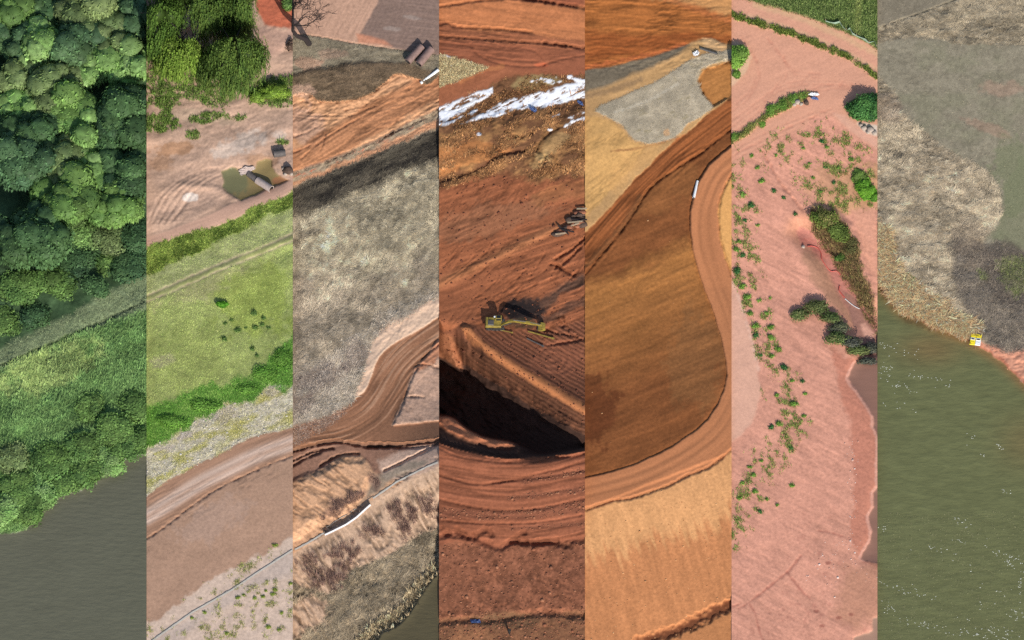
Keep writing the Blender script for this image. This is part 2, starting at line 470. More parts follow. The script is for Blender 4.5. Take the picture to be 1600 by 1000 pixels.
def foliage(name, lobes, pal, leaf, dens, mat, parent, xlim=None, seed=0, core=0.86, coredark=0.6, tufty=1.0, stretch=1.0, gain=1.45, tint_var=0.22, droop=0.0):
    """crown: noisy inner masses thickly set with leaf faces; lobes = [(x,y,z,rx,ry,rz,shade)]"""
    r = np.random.default_rng(seed + 99)
    pal = np.array([lin(c) for c in pal]) * gain
    V = []; F = []; T = []; n0 = 0
    for li, (x, y, z, rx, ry, rz, sh) in enumerate(lobes):
        c = np.array([x, y, z]); R = np.array([rx, ry, rz])
        base = (r.dirichlet(np.ones(len(pal)) * 0.6) @ pal) * sh
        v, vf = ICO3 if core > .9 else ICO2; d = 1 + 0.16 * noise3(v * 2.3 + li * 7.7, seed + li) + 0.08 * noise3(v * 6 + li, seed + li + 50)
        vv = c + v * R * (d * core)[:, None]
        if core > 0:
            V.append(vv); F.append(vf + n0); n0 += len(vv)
            vs_ = v * np.array([5, 5, 2.2]); T.append(np.repeat(base[None] * coredark, len(vv), 0) * np.exp(0.4 * noise3(vs_ + li, seed + 9) + .2 * noise3(vs_ * 2.3, seed + 19))[:, None])  # inner masses darkened to imitate shade inside the foliage
        n = int(dens * (rx * ry + ry * rz + rx * rz) / 3 * 12.6)
        q = r.normal(size=(n, 3)); q /= np.linalg.norm(q, axis=1)[:, None]
        q = q[q[:, 2] > -0.75]; n = len(q)
        dd = 1 + 0.16 * noise3(q * 2.3 + li * 7.7, seed + li) + 0.08 * noise3(q * 6 + li, seed + li + 50)
        clump = noise3(q * 5 + li * 3, seed + 77)
        pos = c + q * R * (dd * (0.9 + 0.14 * r.random(n) * tufty + 0.07 * clump))[:, None]
        nm = q / R * rx + r.normal(0, 0.42, (n, 3)); nm /= np.linalg.norm(nm, axis=1)[:, None]
        t1 = np.cross(nm, r.normal(size=(n, 3))); t1 /= np.linalg.norm(t1, axis=1)[:, None]
        t2 = np.cross(nm, t1)
        if droop:
            t2 = t2 * (1 - droop) + (np.array([0, 0, -1.0]) + q * 0.35) * droop; t2 /= np.linalg.norm(t2, axis=1)[:, None]
        sz = leaf * r.uniform(0.6, 1.35, n)[:, None]
        tri = np.stack([pos - t1 * sz * 0.5, pos + t1 * sz * 0.5 + t2 * sz * 0.2, pos + t2 * sz * stretch], 1).reshape(-1, 3)
        V.append(tri); F.append(np.arange(3 * n).reshape(-1, 3) + n0); n0 += 3 * n
        tc = base[None] * np.exp(tint_var * clump + r.normal(0, 0.13, n))[:, None]  # leaf colour varies from clump to clump
        T.append(np.repeat(tc, 3, 0))
    V = np.vstack(V)
    if xlim: V[:, 0] = np.clip(V[:, 0], xlim[0] + 0.01, xlim[1] - 0.01)
    return mesh_np(name, V, np.vstack(F), M[mat], np.vstack(T), parent, smooth=core > .9)

def rock(name, p, r, mat, label, cat, seed, sq=(1, 1, .7), group=None, parent=None):
    v, f = ICO2
    d = 1 + 0.28 * noise3(v * 1.6 + seed * 3.3, seed) + 0.12 * noise3(v * 4.5 + seed, seed + 4)
    o = mesh_np(name, v * d[:, None] * np.array(sq) * r, f, M[mat], parent=parent)
    o.location = p
    if label: tag(o, label, cat, group)
    return o
# ================================================================== strip 1: wood above a river bank
s = s1 = Strip(0, 'wood', (66, 88, 58))
RIV1 = [(-40, 850), (0, 836), (40, 826), (62, 800), (80, 783), (100, 772), (130, 762), (165, 742), (195, 716), (229, 708)]
s.H += np.interp(s.V, [-45, 450, 560, 700, 830], [4.6, 1.6, 1.2, 0.9, 0.4])
s.tone(s.n(30, seed=1), 0.35)
pale = s.band([(-40, 560), (0, 545), (229, 425)], [(-40, 600), (0, 578), (100, 530), (229, 485)], 5, 10)
s.mix(pale, (128, 138, 104), .75); s.zone(pale, 'grass')
s.tone(s.n(26, 3, 26, seed=2), 0.25, pale)
bank = s.below([(-40, 600), (0, 578), (100, 530), (229, 485)], 4, 8)
s.mix(bank, (100, 130, 74)); s.zone(bank, 'bank')
yel = s.blob(75, 575, 85, 34, ang=18) * bank
s.mix(yel, (152, 164, 100), 0.85)
s.tone(s.n(28, 9, 22, seed=3), 0.4, bank); s.tone(s.n(8, 5, 30, seed=33), 0.25, bank); s.cracks(40, 8, 22, 34, bank, .45, .1, 6)
s.H += s.n(30, seed=4) * 0.5 + s.n(9, seed=5) * 0.12
path1 = s.stroke([(-40, 585), (0, 572), (60, 545), (120, 520), (229, 470)], 5, 2, 4)
s.lift(path1, -0.5); s.tone(path1, -0.2)
riv = s.below(RIV1, 3, 4)
s.flat(riv, 0.0); s.mix(riv, (102, 101, 84)); s.zone(riv, 'river')
s.tone(s.n(60, 14, 8, seed=6), 0.05, riv)
s.build(dict(
    wood=('wood_floor', 'turf', 'shaded green ground under the dense wood', 'ground', None),
    grass=('grass_verge', 'turf', 'pale worn grass strip slanting below the dense wood', 'grass', None),
    bank=('river_bank', 'turf', 'green overgrown bank above the dull brown river', 'bank', None),
    river=('river', 'water', 'smooth dull grey brown river below the leafy bank', 'river', None)), calm=0.5)
M1 = dict(pale=pale, bank=bank * (1 - riv), riv=riv, yel=yel)

# ================================================================== strip 2: willows, washed-out track, meadow, dirt road
s = s2 = Strip(1, 'sand', (194, 160, 138))
s.H += np.interp(s.V, [-45, 450, 1045], [4.6, 0.9, 0.1])
s.tone(s.n(50, 22, 20, seed=1), 0.13)
wet = s.blob(270, 232, 45, 10, ang=5) + s.blob(250, 255, 26, 14) * .7 + s.blob(410, 250, 28, 12) * .8
s.mix(np.clip(wet, 0, 1), (168, 126, 94), 0.75)
s.mix(s.blob(385, 222, 55, 16, ang=14), (206, 188, 174), 0.7)
s.mix(s.blob(297, 308, 14, 7), (226, 212, 200), 0.8)
s.mix(s.blob(300, 180, 60, 12, ang=-6), (172, 150, 128), 0.6)
# washed wheel marks from the lower left
for k, off in enumerate((0, 9, 20, 31, 44)):
    L = [(232 + off * .8, 348), (244 + off, 320), (262 + off, 296), (292 + off, 276), (330 + off, 262)]
    st = s.stroke(L, 3, 1.6, 3); s.lift(st, -0.16); s.tone(st, -0.06)
d, al, sd = s.dist([(285, 290), (330, 293), (352, 302), (372, 316)])
s.lift(np.exp(-(d / 6) ** 2), 0.35)
s.H += (s.n(34, 16, 15, seed=4) * 0.30 + s.n(9, seed=5) * 0.09) * (s.V < 420)
um = (s.V < 345) * 1.0; s.cracks(40, 12, 22, 40, um, .16, .06, 5); s.cracks(16, 9, 60, 41, um, .14, .04, 6)
org = s.poly([(392, -50), (400, 12), (414, 38), (440, 44), (470, 46), (470, -50)], 2, 4)
s.mix(org, (192, 108, 80)); s.zone(org, 'field'); s.tone(s.n(40, 4, -12, seed=8), 0.12, org)
s.mix(s.poly([(398, 42), (460, 46), (460, 66), (436, 84), (420, 92), (405, 70)], 3, 8), (186, 150, 132), 0.9)
gr = np.clip(s.poly([(220, 118), (300, 110), (345, 128), (370, 150), (330, 165), (300, 150), (270, 172), (229, 168)], 10, 10) * .8
             + s.poly([(372, 140), (400, 128), (460, 118), (460, 160), (420, 166), (395, 158)], 5, 8)
             + s.blob(250, 190, 28, 16) + s.blob(322, 184, 22, 8, ang=8) * .8 + s.blob(303, 212, 10, 7) * .9 + s.blob(366, 182, 16, 5) * .6
             + s.blob(440, 222, 14, 3) * .7, 0, 1)
gr *= np.clip(0.75 + s.wf * 0.9, 0, 1)
s.mix(gr, (112, 128, 66), 0.85); s.zone(np.clip(s.poly([(220, 112), (345, 118), (372, 140), (330, 165), (229, 170)], 6, 8) - .2, 0, 1), 'turf')
GR2 = gr.copy()
# road
R2T = [(229, 372), (300, 347), (340, 330), (375, 313), (415, 297), (457, 274)]
R2B = [(229, 392), (266, 375), (300, 366), (337, 354), (371, 340), (400, 326), (430, 313), (457, 300)]
road = s.band(R2T, R2B, 1.2, 3)
hmid = s.curve([(229, 1.6), (457, 2.3)])
s.flat(s.band([(a, b - 3) for a, b in R2T], R2B, 1, 4), hmid)
s.mix(road, (200, 160, 138)); s.zone(road, 'road')
d, al, sd = s.dist([(229, 381), (300, 356), (355, 335), (415, 309), (457, 287)])
s.tone(fbm(sd / 2.2, al / 60, 91, 3), 0.06, road)
s.H += fbm(sd / 2.4, al / 50, 92, 3) * 0.03 * road
grass = s.below(R2B, 2.5, 3)
s.mix(grass, (154, 162, 98)); s.zone(grass, 'meadow')
hedge = s.band(R2B, [(229, 425), (270, 412), (310, 392), (345, 374), (400, 346), (457, 320)], 5, 8)
s.mix(hedge, (112, 136, 58)); 
s.mix(s.band([(229, 428), (310, 394), (400, 350), (457, 324)], [(229, 462), (300, 437), (340, 418), (457, 366)], 5, 10), (150, 152, 108), 0.8)
R2C = [(229, 776), (262, 752), (290, 736), (330, 716), (380, 690), (420, 678), (457, 667)]
TR = [(229, 467), (290, 441), (340, 419), (400, 395), (457, 371)]
d, al, sd = s.dist(TR)
rut = np.exp(-((np.abs(sd + s.wf) - 5.0) / 2.3) ** 2); trl = np.exp(-(sd / 9) ** 4)
s.mix(rut * (0.8 + .2 * s.wf), (190, 170, 140), 0.9); s.lift(rut, -0.12)
s.mix(np.exp(-(sd / 3) ** 2), (130, 128, 88), 0.5)
mead = s.below([(a, b + 9) for a, b in TR], 2, 4)
s.mix(s.blob(330, 440, 90, 30, ang=20) * mead, (166, 156, 118), 0.6)
s.mix(s.blob(400, 470, 60, 60) * mead, (148, 160, 78), 0.8)
s.mix(s.blob(290, 560, 70, 60) * mead, (142, 150, 84), 0.6)
s.mix(s.blob(252, 565, 22, 10, ang=20), (158, 146, 122), 0.6)
s.tone(s.n(18, 10, 20, seed=12), 0.16, grass); s.tone(s.n(5, seed=13), 0.16, grass)
s.H += grass * (1 - s.below(R2C, 2, 3)) * (s.n(14, 8, 20, seed=14) * 0.12 + s.n(4.5, seed=15) * 0.06)
thick = s.band([(229, 640), (270, 628), (310, 606), (345, 602), (390, 588), (420, 568), (440, 545), (457, 530)],
               [(229, 702), (265, 680), (300, 664), (330, 650), (352, 630), (395, 622), (425, 600), (445, 612), (457, 600)], 9, 10)
s.mix(thick, (96, 140, 54)); TH2 = thick
grav = s.below([(229, 704), (265, 682), (300, 666), (330, 650), (352, 632), (395, 624), (425, 600), (445, 614), (457, 602)], 6, 6)
s.mix(grav, (196, 186, 164)); s.zone(grav, 'gravel')
s.tone(s.n(4.5, seed=16, octv=2), 0.24, grav)
ylw = np.clip((s.n(30, 9, 24, seed=17) * 1.5 + .15), 0, 1) * grav
s.mix(ylw, (172, 166, 76), 0.85)
s.H += grav * (1 - s.below(R2C, 2, 3)) * s.n(5, seed=18) * 0.12
for (u, v, ru, rv) in ((350, 648, 26, 11), (428, 610, 18, 9), (288, 680, 14, 8), (262, 700, 12, 7)):
    b = s.blob(u, v, ru, rv, ang=20); s.mix(b, (178, 164, 156), 0.7)
R2D = [(229, 842), (262, 820), (300, 790), (340, 764), (380, 744), (420, 726), (457, 712)]
rd = s.below(R2C, 2, 3)
s.mix(rd, (168, 130, 106)); s.zone(rd, 'road')
d, al, sd = s.dist([(229, 808), (270, 782), (310, 756), (350, 736), (400, 712), (457, 692)])
rdm = rd * (1 - s.below(R2D, 2, 3))
pale = np.exp(-((sd - 7) / 5) ** 2) + np.exp(-((sd + 6) / 6) ** 2)
s.mix(rdm, (170, 131, 106)); s.mix(np.clip(pale, 0, 1) * rdm, (216, 186, 166), 0.95)
s.tone(fbm(sd / 2.6, al / 70, 95, 3), 0.14, rdm); s.H += fbm(sd / 2.6, al / 70, 95, 3) * 0.06 * rdm
s.cracks(60, 3.5, 27, 43, rdm, .22, .06, 4, 60, -.3)
lo = s.below(R2D, 2.5, 3)
s.mix(lo, (178, 142, 118)); s.zone(lo, 'slope')
edge = s.stroke(R2D, 2.4, 1.8, 2); s.lift(edge, -0.35); s.tone(edge, -0.10)
d, al, sd = s.dist(R2D)
cr = np.exp(-(d / 22) ** 2) * lo
s.cracks(26, 4, 30, 42, cr, .3, .1, 4)
s.tone(s.n(50, 30, 20, seed=22), 0.10, lo)
s.mix(s.blob(330, 815, 60, 26, ang=30) * lo, (180, 150, 132), 0.5)
s.H += lo * s.n(7, seed=23) * 0.04
bk = s.below([(229, 972), (255, 962), (280, 945), (315, 916), (345, 898), (380, 880), (410, 868), (435, 850), (457, 838)], 5, 5)
s.mix(bk, (210, 184, 164)); s.zone(bk, 'sandbank')
s.mix(s.band([(229, 1008), (457, 858)], [(229, 1040), (330, 962), (457, 892)], 4, 12), (190, 172, 160), 0.6)
s.tone(s.n(9, seed=24), 0.10, bk); s.H += bk * (s.n(8, seed=25) * 0.06)
FEN2 = [(232, 1004), (262, 983), (300, 956), (332, 938), (365, 919), (400, 895), (430, 876), (457, 858)]
pond = s.poly([(346, 268), (362, 262), (382, 266), (398, 262), (402, 252), (416, 247), (426, 250), (424, 262), (430, 270), (446, 280), (452, 281), (432, 290), (414, 298), (376, 314), (360, 303), (346, 292), (350, 282)], 1.5, 3)
s.flat(pond, 1.35); s.mix(pond, (142, 124, 84)); s.zone(pond, 'pond')
s.mix(s.blob(362, 286, 24, 22) * pond, (112, 114, 84), 0.8); s.mix(s.blob(440, 282, 20, 8) * pond, (176, 120, 84), 0.8)
PD2 = pond
s.build(dict(
    sand=('sand_flat', 'soil', 'pink washed sandy flat between the willows and the track', 'sand', None),
    field=('orange_field', 'soil', 'bare orange soil beside the willows', 'ground', None),
    turf=('grass_patch', 'turf', 'patchy grass under the weeping willows', 'grass', None),
    road=('dirt_road', 'road', 'pale pink dirt road with wheel tracks', 'road', None),
    meadow=('meadow', 'turf', 'yellow green meadow sloping below the dirt track', 'meadow', None),
    gravel=('gravel_bank', 'soil', 'pale stony strip with yellow weeds above the road', 'gravel', None),
    slope=('bare_slope', 'soil', 'smooth bare brown slope below the rutted dirt road', 'slope', None),
    sandbank=('sand_bank', 'soil', 'pale sandy bank with scattered weeds along the silt fence', 'bank', None),
    pond=('pond', 'pond', 'shallow olive brown pool in the washed-out ditch', 'pond', None)), calm=0.28)
M2 = dict(gr=GR2, hedge=hedge, grass=grass * (1 - grav), thick=TH2, grav=grav * (1 - rd), ylw=ylw * (1 - rd), bk=bk, rut=trl, mead=mead * (1 - grav))

# ================================================================== strip 3: winter: ploughed fields, dead grass, haul road, river corner
s = s3 = Strip(2, 'field', (192, 152, 128))
s.H += np.interp(s.V, [-45, 450, 700, 1000, 1045], [4.6, 0.9, 1.2, -0.3, -0.4])
fl = s.n(30, 2.4, 62, seed=1)
fm_ = (s.V < 90); s.tone(fl * fm_, 0.12); s.H += fl * 0.05 * fm_
dk = s.poly([(592, -50), (588, 8), (562, 54), (640, 84), (700, 90), (700, -50)], 2, 4)
s.mix(dk, (138, 114, 102)); s.zone(dk, 'ploughed')
pl = s.n(60, 2.6, -6, seed=2); s.tone(pl, 0.16, dk); s.H += pl * 0.06 * dk
s.mix(s.blob(648, 28, 20, 4, ang=-8) + s.blob(612, 45, 14, 4, ang=-8), (176, 158, 146), 0.5)
s.mix(s.poly([(556, 52), (600, 62), (612, 72), (560, 66)], 1, 4), (206, 136, 104), 0.7)
bnk = s.below([(457, 54), (500, 58), (560, 69), (600, 74), (640, 81), (686, 86)], 1.2, 2.5)
s.mix(bnk, (146, 134, 112)); s.zone(bnk, 'verge')
e = s.stroke([(457, 54), (500, 58), (560, 69), (640, 81), (686, 86)], 2, 1.2, 2); s.lift(e, -0.25); s.tone(e, -0.3)
s.mix(s.blob(478, 98, 24, 12), (196, 156, 130), 0.7); s.mix(s.blob(520, 84, 24, 8), (178, 146, 124), 0.6)
s.tone(s.n(16, 4, 10, seed=3), 0.22, bnk); s.H += bnk * s.n(10, 4, 10, seed=4) * 0.10 * (s.V < 200)
mnd = s.below([(457, 117), (500, 107), (540, 101), (590, 97), (620, 98), (660, 106), (686, 118)], 2, 4)
s.mix(mnd, (122, 102, 80)); st = s.stroke([(457, 117), (500, 107), (540, 101), (590, 97), (620, 98), (660, 106)], 3, 2, 3); s.mix(st, (70, 60, 52), .7); s.tone(s.n(12, 6, 15, seed=90), .3, mnd * (s.V < 200)); s.cracks(26, 6, 12, 91, mnd * (s.V < 200), .6, .12, 4, 40, -.3); s.cracks(30, 6, 8, 92, bnk * (1 - mnd), .4, .08, 4, 40, -.2); s.lift(s.blob(545, 128, 90, 34, w=0, soft=1.0) * mnd, 0.7)
sc_ = [(450, 150), (480, 146), (500, 158), (520, 160), (547, 156), (570, 150), (582, 145), (588, 138), (600, 128), (619, 115), (640, 119), (655, 124), (664, 132), (686, 118)]
soil = s.below(sc_, 2.2, 2.5)
s.mix(soil, (210, 158, 118)); s.zone(soil, 'cutting')
scar = s.stroke(sc_[2:9], 3, 1.2, 2); s.lift(scar, -0.3); s.tone(scar, -0.15); s.lift(soil, -0.7)
s.mix(s.blob(474, 200, 30, 36) * soil, (190, 150, 126), 0.8)
s.mix(s.blob(470, 142, 18, 10), (196, 160, 136), 0.7)
RC = [(440, 275), (500, 240), (556, 205), (620, 168), (700, 128)]
d, al, sd = s.dist(RC)
rb = np.clip((26 - np.abs(sd + 3) + s.ww * 4) / 6, 0, 1) * soil * (s.V < 300)
s.mix(rb, (176, 120, 84), 0.85)
tk = fbm(sd / 3.0, al / 90, 301, 2)
s.tone(tk, 0.26, rb); s.H += rb * tk * 0.07
for (pp, wd) in (([(457, 182), (490, 186), (530, 186), (560, 176), (600, 160)], 2), ([(470, 248), (500, 222), (540, 196), (570, 180)], 2), ([(457, 165), (470, 158), (490, 162), (494, 170), (480, 176)], 2),
                 ([(457, 214), (476, 208), (492, 200), (500, 195)], 2), ([(500, 236), (507, 220), (508, 208)], 1.6), ([(457, 238), (475, 232), (486, 226)], 1.6), ([(457, 178), (500, 181), (545, 180)], 1.5),
                 ([(540, 172), (560, 168), (572, 164), (580, 155)], 2), ([(600, 214), (640, 188), (686, 158)], 2), ([(570, 235), (620, 205), (686, 176)], 2)):
    st = s.stroke(pp, wd, 1.4, 2); s.lift(st, -0.28); s.tone(st, -0.15, soil)
s.cracks(46, 7, 30, 44, soil * (s.V < 290), .5, .14, 5, 50, -.4); s.cracks(18, 9, -30, 45, soil * (1 - rb) * (s.V < 290), .3, .1, 5)
s_up = (s.V < 290); gul = s.n(9, 5, 30, seed=6) * s_up; s.H += soil * (1 - rb) * gul * 0.10; s.tone(gul, 0.08, soil)
ED = [(457, 270), (490, 258), (537, 241), (560, 230), (585, 221), (620, 203), (642, 190), (686, 169)]
silt = s.below(ED, 1.5, 2.5)
s.mix(silt, (170, 150, 124)); s.zone(silt, 'silt'); s.lift(silt, -0.6)
st = s.stroke(ED, 4, 1.6, 3); s.lift(st, -0.35); s.mix(st, (92, 76, 70), 0.7)
s.mix(s.band([(457, 284), (537, 252), (585, 232), (686, 184)], [(457, 290), (537, 262), (585, 242), (686, 196)], 3, 4), (206, 150, 112), 0.9)
s.mix(np.clip(s.n(14, 3, 26, seed=8) * 2 - .6, 0, 1) * s.stroke([(457, 277), (585, 227), (686, 178)], 7, 1, 3), (206, 112, 80), 0.9)
s.H += silt * s.n(16, 4, 26, seed=7) * 0.08 * (s.V < 330); s.cracks(30, 4, 26, 46, silt * (s.V < 330), .4, .08, 4)
dks = s.below([(457, 294), (500, 278), (540, 262), (578, 245), (620, 228), (686, 203)], 2, 3)
s.mix(dks, (112, 102, 86)); s.zone(dks, 'dead')
dd = s.below([(457, 338), (500, 326), (560, 297), (620, 274), (686, 250)], 8, 12)
strk = s.n(34, 4.2, 24, seed=9)
s.mix(np.clip(dks - dd, 0, 1) * np.clip(.75 - strk * 1.1, 0, 1), (44, 40, 38), 0.95)
s.H += np.clip(dks - dd, 0, 1) * strk * 0.22
s.mix(dd, (184, 170, 142)); s.zone(dd, 'dry')
LR = [(457, 664), (490, 655), (534, 637), (556, 622), (571, 609), (580, 588), (588, 566), (602, 548), (622, 533), (650, 518), (686, 496)]
offr = 1 - s.below(LR, 1.5, 3)
for off in (0, 9):
    st = s.stroke([(457, 350 + off), (520, 326 + off), (580, 300 + off), (640, 276 + off), (686, 262 + off)], 3, 1, 3)
    s.mix(st, (182, 172, 150), 0.7); s.lift(st, -0.1)
st = s.stroke([(457, 376), (480, 366), (505, 358)], 7, 4, 5); s.mix(st, (92, 80, 68), 0.7)
low = s.below([(457, 420), (520, 440), (600, 430), (686, 380)], 30, 60)
s.mix(low * dd, (150, 134, 116), 0.7)
s.tone(s.n(40, 26, 20, seed=10), 0.34, dd); s.tone(s.n(10, 4, 50, seed=11), 0.5, dd)
s.cracks(14, 5, 55, 47, dd * offr, .55, .1, 4, 60, -.2); s.cracks(12, 5, -20, 48, dd * offr, .5, .08, 4, 50)
s.H += dd * offr * (s.n(18, 9, 40, seed=12) * 0.22 + s.n(6, 3, 60, seed=13) * 0.08)
wh = s.below([(457, 575), (500, 560), (535, 540), (560, 520), (590, 500), (630, 480), (686, 458)], 10, 16)
s.mix(wh * np.clip(.55 + s.n(6, 3, 40, seed=14) * .9, 0, 1), (192, 178, 158), 0.9)
s.mix(s.blob(556, 556, 26, 22, ang=50) + s.blob(500, 590, 40, 20, ang=20) + s.blob(470, 630, 22, 18), (112, 92, 84), 0.6)
pb = s.below([(457, 700), (545, 640), (560, 600), (572, 564), (584, 530), (606, 508), (640, 490), (686, 462)], 5, 6)
s.mix(pb, (222, 188, 160)); s.zone(pb, 'road')
rd = s.below(LR, 1.5, 2.5)
s.mix(rd, (158, 112, 84)); s.zone(rd, 'road'); s.lift(rd, -0.3)
RR = [(440, 676), (520, 668), (572, 644), (600, 608), (622, 574), (650, 546), (700, 512)]
d, al, sd = s.dist(RR)
tk = fbm(sd / 3.0, al / 80, 311, 2); rdm = rd * np.clip((46 - d) / 12, 0, 1); ln = np.clip(1 - np.abs(fbm(sd / 7.0, al / 120, 312, 3)) * 3, 0, 1) * rdm; s.tone(ln, -.35); s.L -= ln * .1
s.tone(tk, 0.24, rdm); s.H += rdm * tk * 0.05
s.mix(np.clip(tk * 2 - .6, 0, 1) * rdm, (192, 150, 120), 0.6)
isl = s.poly([(686, 532), (668, 555), (650, 576), (640, 600), (632, 622), (618, 650), (612, 664), (640, 662), (700, 656), (700, 530)], 2, 3)
s.mix(isl, (206, 166, 140)); s.zone(isl, 'mound'); s.lift(isl, 0.5)
s.mix(s.blob(668, 556, 30, 16, ang=35) * isl, (192, 122, 84), 0.7)
for pp in ([(650, 572), (662, 569), (686, 575)], [(632, 621), (645, 619), (662, 621)], [(652, 575), (640, 600), (626, 640), (612, 664)], [(660, 560), (686, 538)]):
    st = s.stroke(pp, 2.5, 1.2, 2); s.lift(st, -0.4); s.tone(st, -0.35)
s.H += isl * s.n(12, 6, -40, seed=17) * 0.14; s.cracks(20, 8, -40, 49, isl, .35, .1, 5); s.tone(s.n(10, seed=18), 0.12, isl)
# the shelf below the haul road
s.H += 4.4 * np.exp(-((s.V - 730) / 75) ** 2) * np.clip((s.U - 560) / 126, 0, 1) ** 1.5  # rise added so the pit rim casts no shadow over this edge
sh = s.below([(457, 706), (500, 694), (530, 690), (560, 694), (600, 696), (640, 694), (686, 688)], 1.5, 2.5)
s.mix(sh, (150, 112, 92)); s.zone(sh, 'mound'); s.lift(sh, -0.9)
for pp, w in (([(457, 706), (490, 696), (520, 691), (545, 693), (575, 698), (620, 697), (686, 690)], 4), ([(457, 720), (490, 706), (520, 701)], 3), ([(500, 728), (530, 712), (560, 709)], 4), ([(575, 698), (640, 700), (686, 694)], 3), ([(600, 736), (640, 716), (686, 694)], 4), ([(457, 728), (480, 715), (500, 708)], 2.5)):
    st = s.stroke(pp, w, 1.3, 2); s.lift(st, -0.8); s.tone(st, -0.5)  # shadow along the mound's upper edge: a groove, also darkened in colour
CR = [(457, 754), (480, 743), (496, 736), (515, 724), (534, 714), (560, 711), (576, 722), (582, 735), (600, 745), (640, 735), (686, 712)]
md = s.below(CR, 1.5, 3)
s.mix(md, (208, 162, 126)); s.lift(s.poly([(440, 760), (500, 736), (540, 714), (572, 720), (584, 740), (570, 770), (540, 795), (500, 815), (440, 850)], 3, 14), 1.2)
s.mix(s.poly([(590, 720), (640, 702), (690, 692), (690, 740), (640, 750), (600, 752)], 3, 6), (206, 172, 150), 0.9)
s.mix(s.poly([(580, 745), (640, 720), (668, 722), (620, 748), (590, 770), (560, 790)], 4, 8), (142, 130, 114), 0.8)
sl = s.below([(457, 866), (506, 834), (554, 803), (598, 770), (640, 748), (686, 728)], 2, 4)
s.mix(sl, (212, 176, 146)); s.zone(sl, 'bank')
g3 = s.n(60, 4.2, -58, seed=19, octv=3); fade = np.clip((s.V - s.curve([(457, 860), (686, 726)])) / 20, 0, 1) * sl
s.H += fade * g3 * 0.2; s.tone(-np.abs(g3), 0.10, fade); s.cracks(46, 8, -62, 50, fade, .75, .4, 4, 46, -.7); s.cracks(30, 7, -50, 51, fade, .5, .25, 5)
g3 = s.n(26, 4, -35, seed=20, octv=3); s.H += md * (1 - sl) * g3 * 0.14; s.cracks(30, 8, -35, 52, md * (1 - sl), .5, .3, 4, 40, -.4)
for (u, v, a, b) in ((522, 795, 26, 12), (560, 775, 22, 9), (584, 752, 10, 18)):
    s.mix(s.blob(u, v, a, b, ang=25), (110, 84, 76), 0.6)
BR = [(457, 905), (480, 920), (513, 926), (535, 908), (554, 886), (580, 876), (602, 870), (642, 845), (686, 822)]
brz = s.below(BR, 3, 5) * (1 - s.blob(480, 960, 40, 26, ang=30))
s.mix(brz, (148, 132, 108)); s.zone(brz, 'brush'); s.tone(s.n(16, 6, 36, seed=21), 0.45, brz); s.cracks(22, 7, 36, 53, brz, .6, .15, 4, 40, -.2); s.H += brz * s.n(12, 6, 36, seed=22) * 0.25
rv = s.below([(457, 1060), (560, 1030), (590, 998), (596, 987), (615, 978), (636, 964), (648, 945), (656, 930), (670, 912), (686, 897)], 3, 4)
s.flat(rv, -0.9); s.mix(rv, (92, 84, 62)); s.zone(rv, 'river')
s.build(dict(
    field=('stubble_field', 'soil', 'pinkish tan stubble field behind the bare tree', 'field', None),
    ploughed=('ploughed_field', 'soil', 'dark brown ploughed field behind the two culvert pipes', 'field', None),
    verge=('grass_verge', 'rough', 'grey dead grass verge around the bare tree', 'grass', None),
    cutting=('haul_road', 'rough', 'orange soil haul road with slanting wheel ruts', 'road', None),
    silt=('ditch', 'rough', 'silty ditch strip below the orange haul road', 'ditch', None),
    dead=('dark_slope', 'rough', 'dark slope of dead grass under the silty ditch', 'slope', None),
    dry=('dry_meadow', 'rough', 'wide meadow of pale matted dry grass', 'meadow', None),
    road=('dirt_road', 'soil', 'brown curving dirt road beside the dry meadow', 'road', None),
    mound=('soil_mound', 'rough', 'tan soil mounds below the curving brown road', 'mound', None),
    bank=('river_bank', 'rough', 'tan gullied bank below the black silt fence', 'bank', None),
    brush=('brush_bank', 'rough', 'grey brushy foot of the gullied bank', 'bank', None),
    river=('river', 'water', 'brown corner of river at the foot of the gullied bank', 'river', None)), calm=0.4)
M3 = dict(verge=bnk * (1 - mnd), mnd=mnd * (1 - soil), dark=np.clip(dks - dd, 0, 1), dry=dd * (1 - pb), white=wh * (1 - pb), brush=brz * (1 - rv), sl=sl * (1 - brz), silt=silt * (1 - dks), edge=np.exp(-(s.dist([(570, 1010), (596, 985), (636, 961), (656, 928), (686, 895)])[0] / 9) ** 2) * (1 - rv))

# ================================================================== strip 4: red earthworks with the excavator and the pit
s = s4 = Strip(3, 'earth', (158, 94, 64))
s.H += np.interp(s.V, [-45, 450, 840, 960, 1045], [4.6, 0.2, 0.2, -0.25, -0.3])
top = 1 - s.below([(686, 36), (740, 46), (800, 50), (914, 64)], 3, 6)
s.mix(top, (196, 120, 76)); s.zone(top, 'bench'); s.tone(s.n(50, 8, -7, seed=1), 0.16, top)
s.mix(s.poly([(686, -50), (914, -50), (914, 12), (850, 6), (790, -2), (686, -12)], 2, 6), (140, 76, 56), 0.8)
tk = s.n(90, 3.0, -6, seed=2); mid = s.band([(686, 28), (914, 58)], [(686, 88), (914, 92)], 4, 14)
s.tone(tk, 0.22, mid); s.H += tk * 0.16 * mid; s.H += s.n(120, 4, -8, seed=3) * 0.1 * top
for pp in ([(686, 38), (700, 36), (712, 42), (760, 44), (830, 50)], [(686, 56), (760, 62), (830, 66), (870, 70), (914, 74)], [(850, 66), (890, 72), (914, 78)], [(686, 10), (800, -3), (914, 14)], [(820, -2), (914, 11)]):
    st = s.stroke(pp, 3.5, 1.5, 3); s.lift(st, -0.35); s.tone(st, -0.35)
rdz = s.band([(686, 62), (914, 78)], [(686, 120), (800, 112), (914, 118)], 3, 8)
s.mix(rdz, (158, 92, 66), 0.8); s.zone(rdz, 'road')
